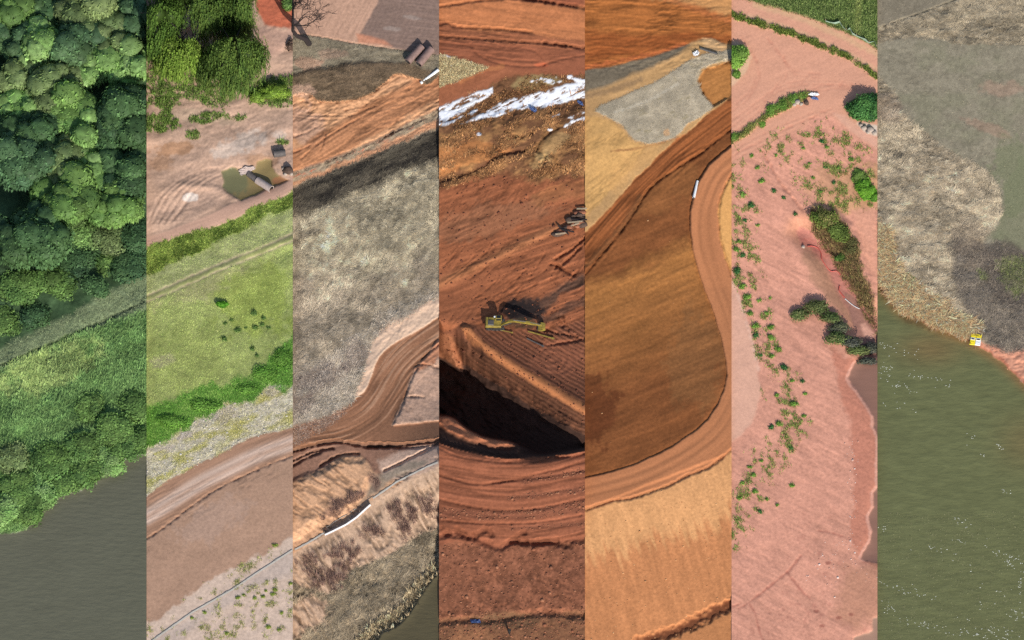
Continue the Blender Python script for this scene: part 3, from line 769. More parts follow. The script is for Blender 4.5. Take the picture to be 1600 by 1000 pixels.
for pp in ([(735, 70), (745, 84), (775, 98), (820, 104), (850, 102)], [(780, 72), (830, 78), (846, 90), (850, 100)], [(850, 100), (880, 92), (914, 86)], [(686, 66), (720, 70), (740, 74)], [(760, 88), (800, 94), (840, 96)]):
    st = s.stroke(pp, 2.5, 1, 2); s.lift(st, -0.16); s.tone(st, -0.16)
s.mix(s.blob(845, 101, 10, 4), (196, 100, 66), 0.7)
tri = s.poly([(680, 85), (700, 88), (722, 93), (745, 100), (762, 105), (748, 114), (725, 122), (700, 131), (680, 138)], 1.5, 3)
s.mix(tri, (172, 150, 112)); s.zone(tri, 'dry'); s.tone(s.n(20, 8, 10, seed=4), 0.18, tri)
dg = s.poly([(680, 166), (740, 132), (790, 106), (815, 112), (790, 128), (740, 146), (680, 172)], 2, 5)
s.mix(dg, (164, 98, 68), 0.9); s.zone(dg, 'road'); s.tone(s.n(70, 3, 26, seed=5), 0.16, dg)
s.mix(s.stroke([(720, 128), (750, 112), (785, 104)], 6, 2, 4), (196, 122, 76), 0.7)
hil = s.below([(686, 168), (760, 138), (800, 118), (914, 118)], 3, 6)
s.mix(hil, (122, 82, 56)); s.zone(hil, 'hill')
s.mix(s.poly([(795, 134), (812, 122), (835, 117), (870, 120), (884, 128), (850, 136), (815, 144)], 3, 5), (164, 136, 92), 0.9)
lumps = s.n(24, 12, 25, seed=6)
s.lift(s.band([(686, 190), (780, 180), (914, 168)], [(686, 262), (914, 262)], 6, 20), 0.8)
s.H += hil * lumps * 0.25 * np.clip((s.V - 170) / 20, 0, 1) * (1 - s.below([(686, 300), (914, 300)], 5, 30))
s.mix(s.band([(686, 196), (760, 190), (840, 172), (914, 200)], [(686, 290), (914, 300)], 8, 16) * np.clip(lumps * 1.4 + .4, 0, 1), (178, 128, 80), 0.75)
s.mix(s.blob(860, 228, 34, 14, ang=48) + s.blob(842, 254, 22, 12, ang=40), (188, 148, 100), 0.6)
tr4 = s.poly([(680, 232), (750, 216), (805, 236), (770, 248), (720, 262), (680, 282)], 4, 6)
s.mix(tr4, (190, 122, 70), 0.8)
d, al, sd = s.dist([(680, 282), (730, 270), (765, 252), (795, 238), (820, 234)])
ter = np.exp(-(d / 16) ** 2)
rip = np.sin(sd / 1.5 + s.ww * 2); s.H += ter * rip * 0.14; s.tone(rip, 0.10, ter)
st = s.stroke([(680, 284), (740, 268), (775, 246), (800, 238), (822, 236)], 5, 2, 3); s.lift(st, -0.6); s.mix(st, (96, 58, 44), 0.6)
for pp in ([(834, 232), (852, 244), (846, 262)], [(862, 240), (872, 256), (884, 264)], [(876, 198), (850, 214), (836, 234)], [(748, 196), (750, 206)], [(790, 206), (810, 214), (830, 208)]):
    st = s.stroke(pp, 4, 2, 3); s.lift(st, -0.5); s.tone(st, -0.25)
slp = s.below([(686, 290), (740, 278), (800, 274), (850, 280), (914, 276)], 6, 12)
s.mix(slp, (160, 94, 62)); s.zone(slp, 'slope')
stn = s.n(60, 6, 18, seed=8); s.tone(stn, 0.20, slp); s.H += slp * stn * 0.14 * (s.V < 520)
s.mix(s.blob(760, 345, 110, 26, ang=14) * slp, (156, 104, 76), 0.55); s.mix(s.blob(880, 300, 50, 16, ang=16), (174, 112, 70), 0.5)
d, al, sd = s.dist([(680, 446), (740, 418), (810, 384), (870, 356)])
s.mix(np.exp(-((sd) / 8) ** 2) * slp, (182, 118, 78), 0.6); s.lift(np.exp(-(sd / 6) ** 2) * slp, 0.3)
for k in range(16):
    a0 = rng.uniform(690, 860); b0 = rng.uniform(400, 480); an = rng.uniform(18, 58)
    L = rng.uniform(20, 60); st = s.stroke([(a0, b0), (a0 + L * .5 * math.cos(math.radians(an)), b0 - L * .5 * math.sin(math.radians(an)) + 2), (a0 + L * math.cos(math.radians(an)), b0 - L * math.sin(math.radians(an)))], 2, 1.2, 2)
    s.lift(st, -0.18); s.tone(st, -0.12)
gry = np.clip(s.poly([(790, 500), (800, 470), (820, 464), (845, 468), (870, 450), (914, 424), (914, 446), (880, 462), (852, 484), (846, 502)], 4, 6)
              + s.stroke([(850, 500), (870, 494), (886, 480), (914, 470)], 12, 3, 4) * .8, 0, 1)
s.mix(gry, (84, 64, 56), 0.85); s.zone(gry, 'spoil')
s.mix(s.blob(818, 484, 32, 18), (40, 34, 36), 0.9); s.mix(s.blob(815, 506, 36, 9), (74, 62, 48), 0.75)  # dark soil, with the excavator's cast shadow painted into its colour
fl = s.n(30, 4, 22, seed=9); m_ = np.clip(np.exp(-((s.U - 885) / 40) ** 2 - ((s.V - 455) / 50) ** 2) * 1.5, 0, 1)
s.H += m_ * fl * 0.35; s.tone(fl, 0.3, m_)
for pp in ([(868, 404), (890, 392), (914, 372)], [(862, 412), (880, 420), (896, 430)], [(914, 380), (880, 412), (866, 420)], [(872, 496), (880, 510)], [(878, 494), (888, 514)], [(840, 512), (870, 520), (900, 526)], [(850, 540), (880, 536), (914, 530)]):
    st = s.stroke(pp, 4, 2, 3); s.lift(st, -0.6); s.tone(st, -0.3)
RG = [(728, 512), (742, 532), (775, 556), (810, 578), (850, 602), (914, 640)]
low4 = s.below([(680, 520), (730, 510), (780, 516), (850, 514), (914, 500)], 3, 6)
s.mix(low4, (132, 80, 58)); s.zone(low4, 'terrace')
d, al, sd = s.dist(RG)
rid = np.clip((9 - np.abs(sd) + s.wf * 1.5) / 4, 0, 1) * low4
north = np.clip((s.curve([(680, 690), (720, 703), (760, 712), (800, 717), (850, 715), (920, 704)]) - s.V) / 6, 0, 1)
rip = np.sin(sd / 0.95 + s.ww * 1.6) * (1 - rid) * low4 * np.clip((s.U - 725) / 30, 0, 1) * north
s.mix(np.clip((-sd if True else sd) / 6, 0, 1) * north * low4 * (1 - rid), (112, 68, 50), .0)
s.L += rip * 0.07; s.tone(np.clip(rip, -1, .2), 0.28)
s.lift(np.exp(-(sd / 12) ** 2) * low4, 1.2); s.mix((1 - rid) * low4 * north * np.clip((s.V - s.curve([(680, 520), (742, 532), (775, 556), (810, 578), (850, 602), (920, 644)])) / 6, 0, 1), (104, 66, 48), .8); s.tone(np.clip(rip, -1, .4), .4); s.mix(rid, (196, 122, 76), 0.95)
curl = np.sin(np.hypot(s.U - 862, (s.V - 560) * 1.3) / 1.9 + s.ww * 2); cm = s.blob(872, 560, 44, 36)
cm = cm * north; s.L += curl * cm * 0.06 * (1 - rid); s.tone(curl, .16, cm * (1 - rid)); s.mix(cm * (1 - rid), (150, 90, 66), 0.6)
s.cracks(90, 5, -6, 54, mid, .45, .12, 4, 80, -.4); s.cracks(70, 8, -8, 55, top, .2, .06, 5)
s.cracks(60, 6, 20, 56, slp * (1 - low4), .32, .08, 5, 70, -.2); s.cracks(40, 9, 50, 57, slp * (1 - low4), .28, .08, 6, 50)
s.cracks(24, 10, 30, 58, hil * (1 - slp), .5, .14, 5, 50, -.2); s.cracks(80, 6, -2, 59, rdz, .3, .05, 5)
# the pit with its dark south wall
RIM = [(680, 690), (700, 697), (720, 703), (760, 712), (800, 717), (850, 715), (880, 711), (920, 704)]
PT = [(680, 540), (700, 556), (722, 572), (745, 580), (765, 594), (800, 616), (850, 646), (920, 684)]
RIMH = [(680, 4.2), (860, 4.0), (890, 3.2), (920, 2.4)]
HPT = [(680, -8.6), (720, -7.8), (760, -6.8), (800, -5.2), (850, -2.2), (890, 0.6), (920, 1.2)]
RDG = [(680, 506), (712, 508), (730, 520), (760, 548), (800, 573), (850, 604), (920, 646)]
def shift(c, d): return [(a, b + d) for a, b in c]
pr = s.profile([(shift(RDG, -60), [(680, 0), (920, 0)]), (RDG, [(680, 0.2), (760, 0.6), (920, 1.8)]), (PT, HPT),
                (shift(PT, 14), shift(HPT, -1.6)), (shift(RIM, -8), shift(HPT, -2.6)), (RIM, RIMH), ([(680, 850), (920, 850)], [(680, 0), (920, 0)])])
wgt = np.clip((s.V - s.curve(shift(RDG, -60))) / 20, 0, 1) * np.clip((860 - s.V) / 10, 0, 1)
s.H += pr * wgt
sm_ = np.clip((s.V - s.curve(RDG) - 12) / 14, 0, 1) * np.clip((s.curve(RIM) - 30 - s.V) / 14, 0, 1)
s.L += sm_ * (s.n(30, 14, -35, seed=81) * 0.9 + s.n(10, 6, -35, seed=82, octv=2) * 0.25)
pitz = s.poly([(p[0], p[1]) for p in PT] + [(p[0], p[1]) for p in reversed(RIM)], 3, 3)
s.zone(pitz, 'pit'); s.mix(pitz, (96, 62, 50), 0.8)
LT = [(680, 644), (700, 648), (716, 656), (735, 670), (765, 683), (800, 690), (840, 702), (920, 704)]
LB = [(680, 666), (700, 675), (720, 686), (745, 695), (775, 699), (800, 698), (920, 704)]
Lr = s.curve(RIM) - s.V
ray = 4.1 - 0.089 * Lr
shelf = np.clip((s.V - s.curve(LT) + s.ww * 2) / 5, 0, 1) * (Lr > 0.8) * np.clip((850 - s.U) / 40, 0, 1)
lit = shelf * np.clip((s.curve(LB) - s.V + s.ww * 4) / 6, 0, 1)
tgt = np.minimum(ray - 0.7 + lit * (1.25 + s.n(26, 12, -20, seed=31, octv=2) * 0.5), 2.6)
s.H += shelf * (tgt - s.H); s.mix(lit, (190, 116, 82))  # sunlit patch in the pit painted as lighter earth
s.mix(pitz * (1 - lit), (60, 44, 40), 0.7)  # pit shadow deepened by a darker ground colour
wst = s.poly([(686, 524), (700, 522), (716, 545), (722, 576), (712, 574), (700, 566), (686, 556)], 2, 4); s.mix(wst, (178, 112, 78), 0.8)  # sunlit wedge beside the pit painted as lighter earth
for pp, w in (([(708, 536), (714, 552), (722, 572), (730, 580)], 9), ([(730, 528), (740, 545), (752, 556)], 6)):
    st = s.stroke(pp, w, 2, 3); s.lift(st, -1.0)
rm = s.below(RIM, 0.8, 2)
s.mix(rm, (146, 86, 62)); s.zone(rm, 'rimroad')
d, al, sd = s.dist([(640, 735), (700, 752), (760, 762), (820, 764), (880, 754), (960, 730)])
tk = fbm(sd / 4.0, al / 110, 402, 2); rmm = rm * (1 - s.below([(686, 845), (914, 848)], 3, 6))
s.tone(tk, 0.2, rmm); s.H += tk * 0.05 * rmm; ln = np.clip(1 - np.abs(fbm(sd / 9.0, al / 140, 405, 3)) * 3, 0, 1) * rmm; s.tone(ln, -.4); s.L -= ln * .12
for pp, w in (([(686, 742), (740, 756), (790, 752), (850, 738), (914, 722)], 3), ([(770, 754), (830, 748), (914, 734)], 3), ([(686, 780), (760, 796), (830, 796), (914, 778)], 2.5), ([(686, 700), (720, 714), (780, 722), (850, 720), (914, 708)], 2), ([(686, 812), (760, 818), (840, 816), (914, 804)], 2)):
    st = s.stroke(pp, w, 1.2, 2); s.lift(st, -0.28); s.tone(st, -0.15)
rub = np.clip(s.band([(686, 796), (800, 798), (914, 784)], [(686, 808), (800, 812), (914, 800)], 2, 4) + s.stroke([(820, 752), (870, 744), (914, 736)], 8, 2, 4) + s.stroke([(795, 778), (850, 772), (914, 766)], 8, 2, 4) + s.stroke([(800, 826), (914, 818)], 6, 2, 4), 0, 1)
s.mix(rub, (118, 72, 56), 0.6); s.H += rub * s.n(5, seed=12) * 0.16
cl = s.below([(686, 852), (720, 846), (760, 856), (780, 858), (800, 850), (830, 852), (914, 846)], 5, 6)
s.mix(cl, (146, 90, 66)); s.zone(cl, 'face'); s.lift(s.stroke([(686, 838), (720, 834), (755, 846), (780, 856), (800, 846), (830, 848), (914, 842)], 8, 2, 6), -0.6)
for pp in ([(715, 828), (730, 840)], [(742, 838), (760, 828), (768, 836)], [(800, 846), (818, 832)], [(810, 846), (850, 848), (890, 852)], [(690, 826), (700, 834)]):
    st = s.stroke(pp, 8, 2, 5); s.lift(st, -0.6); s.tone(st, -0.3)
gl = s.n(40, 9, -52, seed=13); s.H += cl * gl * 0.2; s.tone(s.n(14, 8, 60, seed=14), 0.3, cl); s.cracks(20, 8, -50, 60, cl, .35, .12, 5, 40, -.2); s.tone(s.n(4, seed=61, octv=2), .2, cl); s.H += cl * s.n(6, seed=15) * 0.08
ft = s.below([(686, 968), (740, 962), (800, 956), (850, 962), (914, 950)], 4, 6)
s.mix(ft, (138, 92, 66)); s.zone(ft, 'rubble')
s.lift(s.stroke([(686, 972), (730, 968), (760, 970), (800, 964), (850, 958), (914, 962)], 9, 2, 6), -0.6)
s.mix(s.blob(790, 972, 50, 12), (112, 84, 62), 0.6); s.mix(s.blob(735, 992, 46, 14), (168, 112, 78), 0.7)
s.H += ft * s.n(12, seed=16) * 0.3
# old snow
sm = np.clip(s.poly([(680, 170), (712, 156), (745, 143), (770, 137), (771, 148), (750, 160), (722, 174), (700, 190), (680, 198)], 2, 2.5)
             + s.poly([(720, 194), (745, 182), (775, 165), (790, 155), (820, 150), (850, 143), (880, 131), (914, 130), (914, 153), (890, 158), (860, 166), (838, 170), (805, 170), (780, 182), (750, 186)], 2, 2.5)
             + s.stroke([(690, 196), (715, 186), (745, 172)], 3, 1.6, 2) + s.stroke([(884, 198), (900, 188), (920, 184)], 5, 1.6, 2) + s.stroke([(888, 184), (914, 174)], 3, 2, 2)
             + s.stroke([(832, 128), (850, 124), (874, 128)], 5, 4, 2) + s.stroke([(888, 120), (905, 126), (914, 127)], 4, 2.5, 2) + s.stroke([(686, 86), (704, 90)], 2.5, 1.2, 2) + s.blob(748, 210, 4, 2.5) + s.stroke([(861, 182), (872, 179)], 2.5, 1.5, 2) + s.blob(860, 203, 4, 2), 0, 1)
hol = np.clip(s.n(13, 2.6, 26, seed=17) * 2.4 - 0.5, 0, 1) + s.poly([(700, 172), (724, 152), (750, 146), (748, 154), (724, 166)], 2, 4) * np.clip(.75 + s.n(8, 2.4, 26, seed=18), 0, 1)
sm = np.clip(sm - hol, 0, 1)
s.mix(sm, (246, 247, 252)); s.zone(sm, 'snow'); s.lift(sm, 0.10)
s.H += s.n(7, seed=20) * 0.05 + s.n(22, seed=21) * 0.08
s.tone(s.n(10, 5, 15, seed=22), 0.10, 1 - sm); s.C *= 1 - (1 - sm)[..., None] * np.array([.02, .0, .09])
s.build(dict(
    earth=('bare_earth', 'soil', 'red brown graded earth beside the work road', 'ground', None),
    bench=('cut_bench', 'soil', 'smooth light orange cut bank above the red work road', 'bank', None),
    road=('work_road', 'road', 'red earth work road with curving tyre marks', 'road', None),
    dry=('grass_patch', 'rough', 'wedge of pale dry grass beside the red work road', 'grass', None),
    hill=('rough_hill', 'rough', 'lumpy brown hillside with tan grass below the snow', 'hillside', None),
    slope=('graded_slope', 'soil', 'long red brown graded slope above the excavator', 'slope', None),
    spoil=('spoil_ground', 'rough', 'dark dug spoil with painted-in shadow behind the yellow excavator', 'ground', None),
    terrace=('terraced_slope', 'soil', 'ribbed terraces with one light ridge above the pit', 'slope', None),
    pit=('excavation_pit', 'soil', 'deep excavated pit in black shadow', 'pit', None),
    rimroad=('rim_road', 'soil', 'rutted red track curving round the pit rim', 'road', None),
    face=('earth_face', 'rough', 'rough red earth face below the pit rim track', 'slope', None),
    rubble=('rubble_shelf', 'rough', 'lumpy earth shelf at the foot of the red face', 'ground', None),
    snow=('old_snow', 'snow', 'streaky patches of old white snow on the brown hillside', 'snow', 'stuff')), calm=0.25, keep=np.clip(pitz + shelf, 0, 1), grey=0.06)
M4 = dict(tri=tri, hil=hil * (1 - slp), cl=cl, ft=ft, rub=rub, slp=slp * (1 - low4), low=low4 * (1 - pitz) * (1 - rm))

# ================================================================== strip 5: amber earthworks with the straw mat
s = s5 = Strip(4, 'bench', (172, 104, 52))
s.H += np.interp(s.V, [-45, 450, 780, 1000, 1045], [4.6, 0.9, 0.8, 0.1, 0.0])
lay = s.n(90, 5, -4, seed=1); lay2 = s.n(26, 2.6, 8, seed=2)
um = np.clip((118 - s.V) / 12, 0, 1); s.tone(lay, 0.28, um); s.tone(lay2, 0.14, um); s.cracks(60, 5, -2, 62, um, .5, .12, 4, 60, -.4); s.cracks(30, 6, 14, 63, um, .4, .1, 4, 40); s.H += (lay * 0.18 + lay2 * 0.12) * um
s.mix(1 - s.below([(914, -14), (1040, 0), (1080, 8), (1143, 26)], 3, 8), (204, 148, 92), 0.85)
s.mix(s.stroke([(1040, -4), (1090, 14), (1143, 34)], 10, 3, 6), (190, 112, 64), 0.6)
s.mix(s.poly([(914, 50), (1000, 54), (1090, 52), (1143, 56), (1143, 70), (1080, 66), (1000, 84), (914, 100)], 4, 10), (146, 78, 38), 0.7)
s.mix(s.stroke([(914, 106), (960, 97), (1020, 84), (1070, 70)], 7, 2, 4), (190, 104, 58), 0.7)
gv = s.below([(914, 111), (960, 102), (1010, 90), (1050, 78), (1080, 68), (1110, 60), (1143, 72)], 1.5, 3)
s.mix(gv, (116, 104, 86)); s.zone(gv, 'gravel')
s.tone(s.n(40, 4, 14, seed=3), 0.2, gv)
tan = s.below([(914, 146), (950, 132), (990, 116), (1030, 98), (1060, 84), (1092, 64), (1143, 70)], 2, 8)
s.mix(tan, (190, 148, 98)); s.zone(tan, 'tan'); s.tone(s.n(40, 8, 22, seed=4), 0.16, tan)
s.mix(s.stroke([(914, 150), (960, 140), (1000, 124)], 8, 3, 6), (126, 102, 78), 0.6)
s.mix(s.poly([(1098, 60), (1118, 62), (1140, 76), (1122, 84), (1100, 76)], 1, 4), (200, 160, 114), 0.9)
bowl = s.poly([(1143, 96), (1118, 102), (1098, 110), (1091, 126), (1098, 146), (1115, 166), (1143, 150)], 1.5, 3)
s.mix(bowl, (182, 122, 66)); s.lift(bowl, -0.6); s.tone(s.n(20, 3, 24, seed=5), 0.2, bowl)
st = s.stroke([(1143, 94), (1112, 102), (1094, 112), (1091, 128), (1098, 146)], 4, 1, 3); s.lift(st, -0.5); s.tone(st, -0.35)
mat = s.poly([(929, 174), (940, 164), (960, 156), (990, 143), (1024, 128), (1050, 112), (1072, 98), (1090, 88), (1110, 82), (1143, 78), (1143, 93), (1116, 100), (1096, 108), (1089, 126), (1097, 147), (1115, 167), (1094, 182), (1076, 192), (1064, 206), (1051, 216), (1030, 222), (1013, 225), (992, 219), (982, 208), (972, 195), (950, 184)], 1.2, 2)
MATM = mat
s.mix(mat, (176, 162, 138)); s.zone(mat, 'mat'); s.lift(mat, 0.12)
s.tone(s.n(9, seed=6), 0.22, mat); s.tone(s.n(24, 12, 20, seed=26), .14, mat); s.mix(np.clip(s.n(16, 7, 20, seed=7) * 2 - .9, 0, 1) * mat, (148, 134, 98), 0.7)
s.mix(s.stroke([(962, 175), (1010, 158), (1060, 130)], 4, 1.5, 3) * mat, (200, 188, 166), 0.7)
s.mix(s.blob(1042, 206, 5, 6), (206, 160, 112), 0.8)
mo = s.poly([(900, 182), (935, 182), (958, 190), (974, 204), (985, 220), (1010, 228), (1000, 245), (975, 275), (945, 310), (918, 338), (900, 350)], 2.5, 4)
s.mix(mo, (208, 160, 98)); s.zone(mo, 'mound'); s.lift(s.blob(940, 225, 70, 56, w=0, soft=1.0), 0.6); s.cracks(30, 9, 40, 64, mo, .22, .06, 5)
s.tone(s.n(24, 10, 40, seed=8), 0.12, mo); s.H += mo * s.n(10, seed=9) * 0.12
s.mix(s.stroke([(955, 236), (990, 233), (1030, 224), (1060, 214)], 3, 1.4, 2), (150, 104, 66), 0.8)
s.mix(s.stroke([(1020, 234), (990, 256), (960, 285)], 26, 6, 14) * (1 - mat), (206, 156, 96), 0.6)
DT = [(914, 362), (940, 338), (970, 306), (1000, 272), (1030, 244), (1060, 216), (1085, 198), (1115, 172), (1143, 152)]
dt = s.below(DT, 2.5, 4) * (1 - bowl)
s.mix(dt, (150, 88, 48)); s.zone(dt, 'ditch'); s.lift(dt, -0.15)
d, al, sd = s.dist(list(reversed([(914, 395), (950, 352), (986, 312), (1030, 268), (1070, 232), (1143, 178)])))
tk = fbm(sd / 3.2, al / 80, 502, 2); dtm = dt * np.clip((34 - d) / 10, 0, 1)
s.tone(tk, 0.3, dtm); s.H += tk * 0.2 * dtm; ln = np.clip(1 - np.abs(fbm(sd / 8.0, al / 120, 512, 3)) * 3, 0, 1) * dtm; s.tone(ln, -.5); s.L -= ln * .12
RL = [(1150, 222), (1128, 240), (1108, 258), (1094, 280), (1084, 306), (1079, 330), (1079, 360), (1083, 392), (1092, 425), (1103, 458), (1116, 492), (1127, 526), (1134, 560), (1136, 585), (1131, 610), (1121, 632), (1106, 655), (1086, 674), (1050, 698), (1003, 721), (960, 736), (900, 750)]
rgt = s.poly(RL + [(890, 1100), (1200, 1100), (1200, 200)], 0.8, 2)
BF = [(914, 428), (940, 396), (966, 366), (986, 337), (1002, 312), (1020, 289), (1046, 270), (1070, 254), (1095, 238), (1143, 200)]
bf = s.below(BF, 1.5, 3)
s.mix(bf, (132, 80, 44)); s.tone(s.n(70, 30, 24, seed=94), .2, bf); s.zone(bf, 'face'); s.lift(bf, -0.15)
st = s.stroke(BF, 4, 1.2, 3); s.lift(st, -0.5); s.tone(st, -0.3)
st = s.stroke([(914, 418), (945, 384), (975, 350), (1000, 308)], 8, 2, 5); s.mix(st, (92, 64, 40), 0.6)
s.mix(s.blob(1040, 300, 60, 30, ang=35) * bf, (140, 90, 50), 0.6)
lt = s.below([(914, 446), (935, 444), (960, 434), (1000, 414), (1060, 386), (1085, 378)], 8, 34)
s.mix(lt * bf * np.clip(1.05 - (s.V - 440 + (s.U - 914) * .35) / 190, 0, 1), (178, 118, 62), 0.9)
s.lift((1 - lt) * bf, -0.25)
s.mix(s.blob(930, 640, 40, 60) * bf, (98, 52, 28), 0.7); s.mix(s.blob(1090, 560, 50, 80) * bf, (136, 92, 54), 0.6)
an = s.n(46, 6, 22, seed=11); bfi = bf * (1 - rgt); s.tone(an, 0.14, bf); s.tone(s.n(30, 4, 24, seed=65), .09, bf); s.H += bfi * an * 0.16; s.H += bfi * s.n(7, seed=12) * 0.06
s.tone(s.n(3.2, seed=13, octv=2), 0.10, bf)
# the curving road
d, al, sd = s.dist(RL)
outer = (sd > 0) if True else None
# points right of / below the inner edge
rgt = s.poly(RL + [(890, 1100), (1200, 1100), (1200, 200)], 0.8, 2)
s.mix(rgt, (190, 124, 82)); s.zone(rgt, 'road')
hroad = np.interp(s.V, [-45, 450, 780], [4.6, 0.9, 0.8]) - 0.1
wd = np.exp(-(d / 30) ** 2)
s.flat(rgt * (1 - s.below([(914, 796), (1143, 706)], 1, 4)), hroad)
tk = fbm(d / 4.2, al / 90, 505, 3); s.tone(tk, 0.10, rgt); s.H += rgt * tk * 0.04 * (1 - s.below([(914, 796), (1143, 706)], 1, 4))
for off, w in ((14, 3), (27, 3)):
    st = np.exp(-((d - off + s.wf) / w) ** 2) * rgt * (1 - s.below([(914, 800), (1143, 712)], 1, 4)); s.lift(st, -0.05); s.tone(st, -0.12)
st = np.exp(-(d / 3) ** 2); s.lift(st * (1 - rgt), -0.2)
o1 = s.poly([(1150, 268), (1136, 284), (1126, 306), (1122, 334), (1125, 372), (1132, 402), (1150, 446), (1200, 446), (1200, 268)], 1.2, 2)
s.mix(o1, (226, 166, 98)); s.zone(o1, 'shoulder'); st = s.stroke([(1143, 272), (1127, 306), (1123, 336), (1126, 374), (1143, 430)], 3, 1, 2); s.lift(st, -0.35); s.tone(st, -0.25)
OB = [(914, 796), (930, 791), (959, 782), (985, 779), (1010, 771), (1035, 762), (1054, 754), (1070, 745), (1105, 731), (1125, 717), (1143, 703)]
ob = s.below(OB, 1.6, 2.5)
s.mix(ob, (228, 165, 108)); s.zone(ob, 'lower')
st = s.stroke(OB, 4, 1.2, 2.5); s.lift(st, -0.4); s.tone(st, -0.35)
dn = s.below([(914, 880), (960, 862), (1000, 858), (1040, 842), (1080, 836), (1120, 820), (1143, 800)], 26, 26, f=s.n(34, 5, 108, seed=14))
s.mix(dn * ob, (202, 132, 84), 0.9)
vs_ = s.n(50, 6, 106, seed=15); s.tone(vs_, 0.13, ob); s.H += ob * vs_ * 0.08; s.tone(s.n(3.4, seed=16, octv=2), 0.09, ob); s.H += ob * s.n(5, seed=17) * 0.02
dt2 = [(1000, 1004), (1030, 994), (1060, 984), (1090, 970), (1120, 954), (1146, 942)]
st = s.stroke(dt2, 15, 4, 8); s.lift(st, -0.8)
DITCH = st
s.mix(s.poly([(1010, 1010), (1060, 992), (1100, 974), (1143, 956), (1143, 1050), (1000, 1050)], 2, 4), (192, 128, 80), 0.8); s.mix(DITCH, (104, 58, 38), .85)
s.H += s.n(8, seed=20) * 0.04
s.build(dict(
    bench=('layered_bank', 'soil', 'layered amber brown bank above the gravel strip', 'bank', None),
    gravel=('gravel_strip', 'rough', 'dark grey gravel strip beside the tan bench', 'gravel', None),
    tan=('tan_bench', 'soil', 'tan soil bench around the pale straw mat', 'ground', None),
    mat=('straw_mat', 'mat', 'large pale grey straw erosion mat on the tan bench', 'mat', None),
    mound=('golden_mound', 'soil', 'golden tan soil mound below the straw mat', 'mound', None),
    ditch=('haul_track', 'soil', 'dark orange slanting haul track below the straw mat', 'road', None),
    face=('brown_slope', 'soil', 'large brown slope inside the curving road', 'slope', None),
    road=('dirt_road', 'road', 'smooth orange dirt road curving round the brown slope', 'road', None),
    shoulder=('road_shoulder', 'soil', 'bright tan shoulder outside the curving orange road', 'ground', None),
    lower=('lower_slope', 'soil', 'bright amber slope below the curving orange road', 'slope', None)), calm=0.16, grey=0.02)
M5 = dict(face=bf * (1 - rgt), ob=ob, mat=mat)

# ================================================================== strip 6: pink dirt, weeds and the washed channel
s = s6 = Strip(5, 'road', (216, 158, 130))
s.H += np.interp(s.V, [-45, 450, 1045], [4.6, 0.9, 0.4])
grs = 1 - s.below([(1143, -8), (1165, 0), (1215, 12), (1260, 26), (1290, 38), (1330, 54), (1371, 78)], 2, 4)
s.mix(grs, (104, 124, 66)); s.zone(grs, 'grass'); s.tone(s.n(16, 7, -10, seed=1), 0.3, grs)
s.mix(s.stroke([(1344, -50), (1342, 0), (1341, 30), (1338, 58)], 10, 2, 4) * grs, (164, 170, 100), 0.8)
s.mix(s.stroke([(1180, 8), (1260, 32), (1371, 84)], 8, 2, 6) * (1 - grs), (214, 176, 134), 0.6)
hgn = np.clip(.85 + s.n(12, seed=83) * .6, 0, 1)
hg = hgn * s.stroke([(1143, 22), (1170, 32), (1200, 40), (1230, 51), (1260, 62), (1300, 78), (1335, 95), (1371, 120)], 7, 3, 4)
s.mix(hg, (112, 118, 60), 0.9); s.lift(hg, 0.25)
s.mix(s.stroke([(1170, 26), (1220, 40), (1280, 62), (1371, 108)], 5, 2, 5), (218, 178, 138), 0.6)
rt = s.n(60, 4, 24, seed=2); s.tone(rt, 0.05); s.H += rt * 0.015
for k, pp in enumerate(([(1143, 210), (1180, 180), (1210, 140), (1226, 110), (1224, 80)], [(1143, 190), (1185, 158), (1230, 130), (1290, 126), (1330, 130)], [(1150, 212), (1200, 178), (1240, 150), (1300, 132), (1371, 140)], [(1160, 60), (1180, 90), (1182, 120), (1165, 150), (1143, 165)], [(1200, 60), (1224, 90), (1240, 110), (1280, 116)], [(1143, 244), (1200, 216), (1260, 186), (1300, 170)], [(1143, 236), (1200, 206), (1270, 176)], [(1262, 180), (1285, 174), (1286, 184), (1265, 184), (1262, 178)])):
    for off in (0, 6):
        st = s.stroke([(a + off * .4, b + off) for a, b in pp], 2.4, 2.2, 3); s.lift(st, -0.03); s.mix(st, (200, 134, 110), 0.32)
ls = s.poly([(1130, 66), (1150, 62), (1168, 72), (1174, 90), (1166, 112), (1143, 136), (1130, 140)], 2, 4)
s.mix(ls, (222, 184, 152), 0.8)
bm6 = s.poly([(1130, 228), (1160, 206), (1190, 182), (1225, 158), (1250, 146), (1266, 144), (1255, 158), (1225, 170), (1196, 186), (1165, 212), (1130, 232)], 2, 4)
s.mix(bm6, (150, 134, 86), 0.9); s.lift(bm6, 0.3)
tf = s.below([(1143, 262), (1170, 244), (1210, 222), (1250, 200), (1290, 178), (1310, 190), (1340, 215), (1371, 236)], 4, 6)
s.mix(tf, (219, 156, 131)); s.zone(tf, 'slope')
s.tone(s.n(20, 8, -50, seed=3), 0.07, tf)
rk = s.stroke([(1192, 236), (1205, 262), (1222, 290), (1240, 310), (1254, 330)], 3, 1.4, 2.5); s.lift(rk, -0.3); s.tone(rk, -0.15)
rk = s.poly([(1300, 176), (1330, 205), (1371, 232), (1371, 218), (1345, 200), (1318, 180)], 2, 5); s.mix(rk, (222, 170, 146), 0.8)
s.mix(s.poly([(1340, 192), (1371, 196), (1371, 212), (1350, 206)], 2, 4), (220, 204, 186), 0.9)
s.mix(np.clip(s.blob(1345, 300, 40, 40) + s.blob(1300, 290, 40, 34) * .7, 0, 1), (196, 156, 104), 0.5)
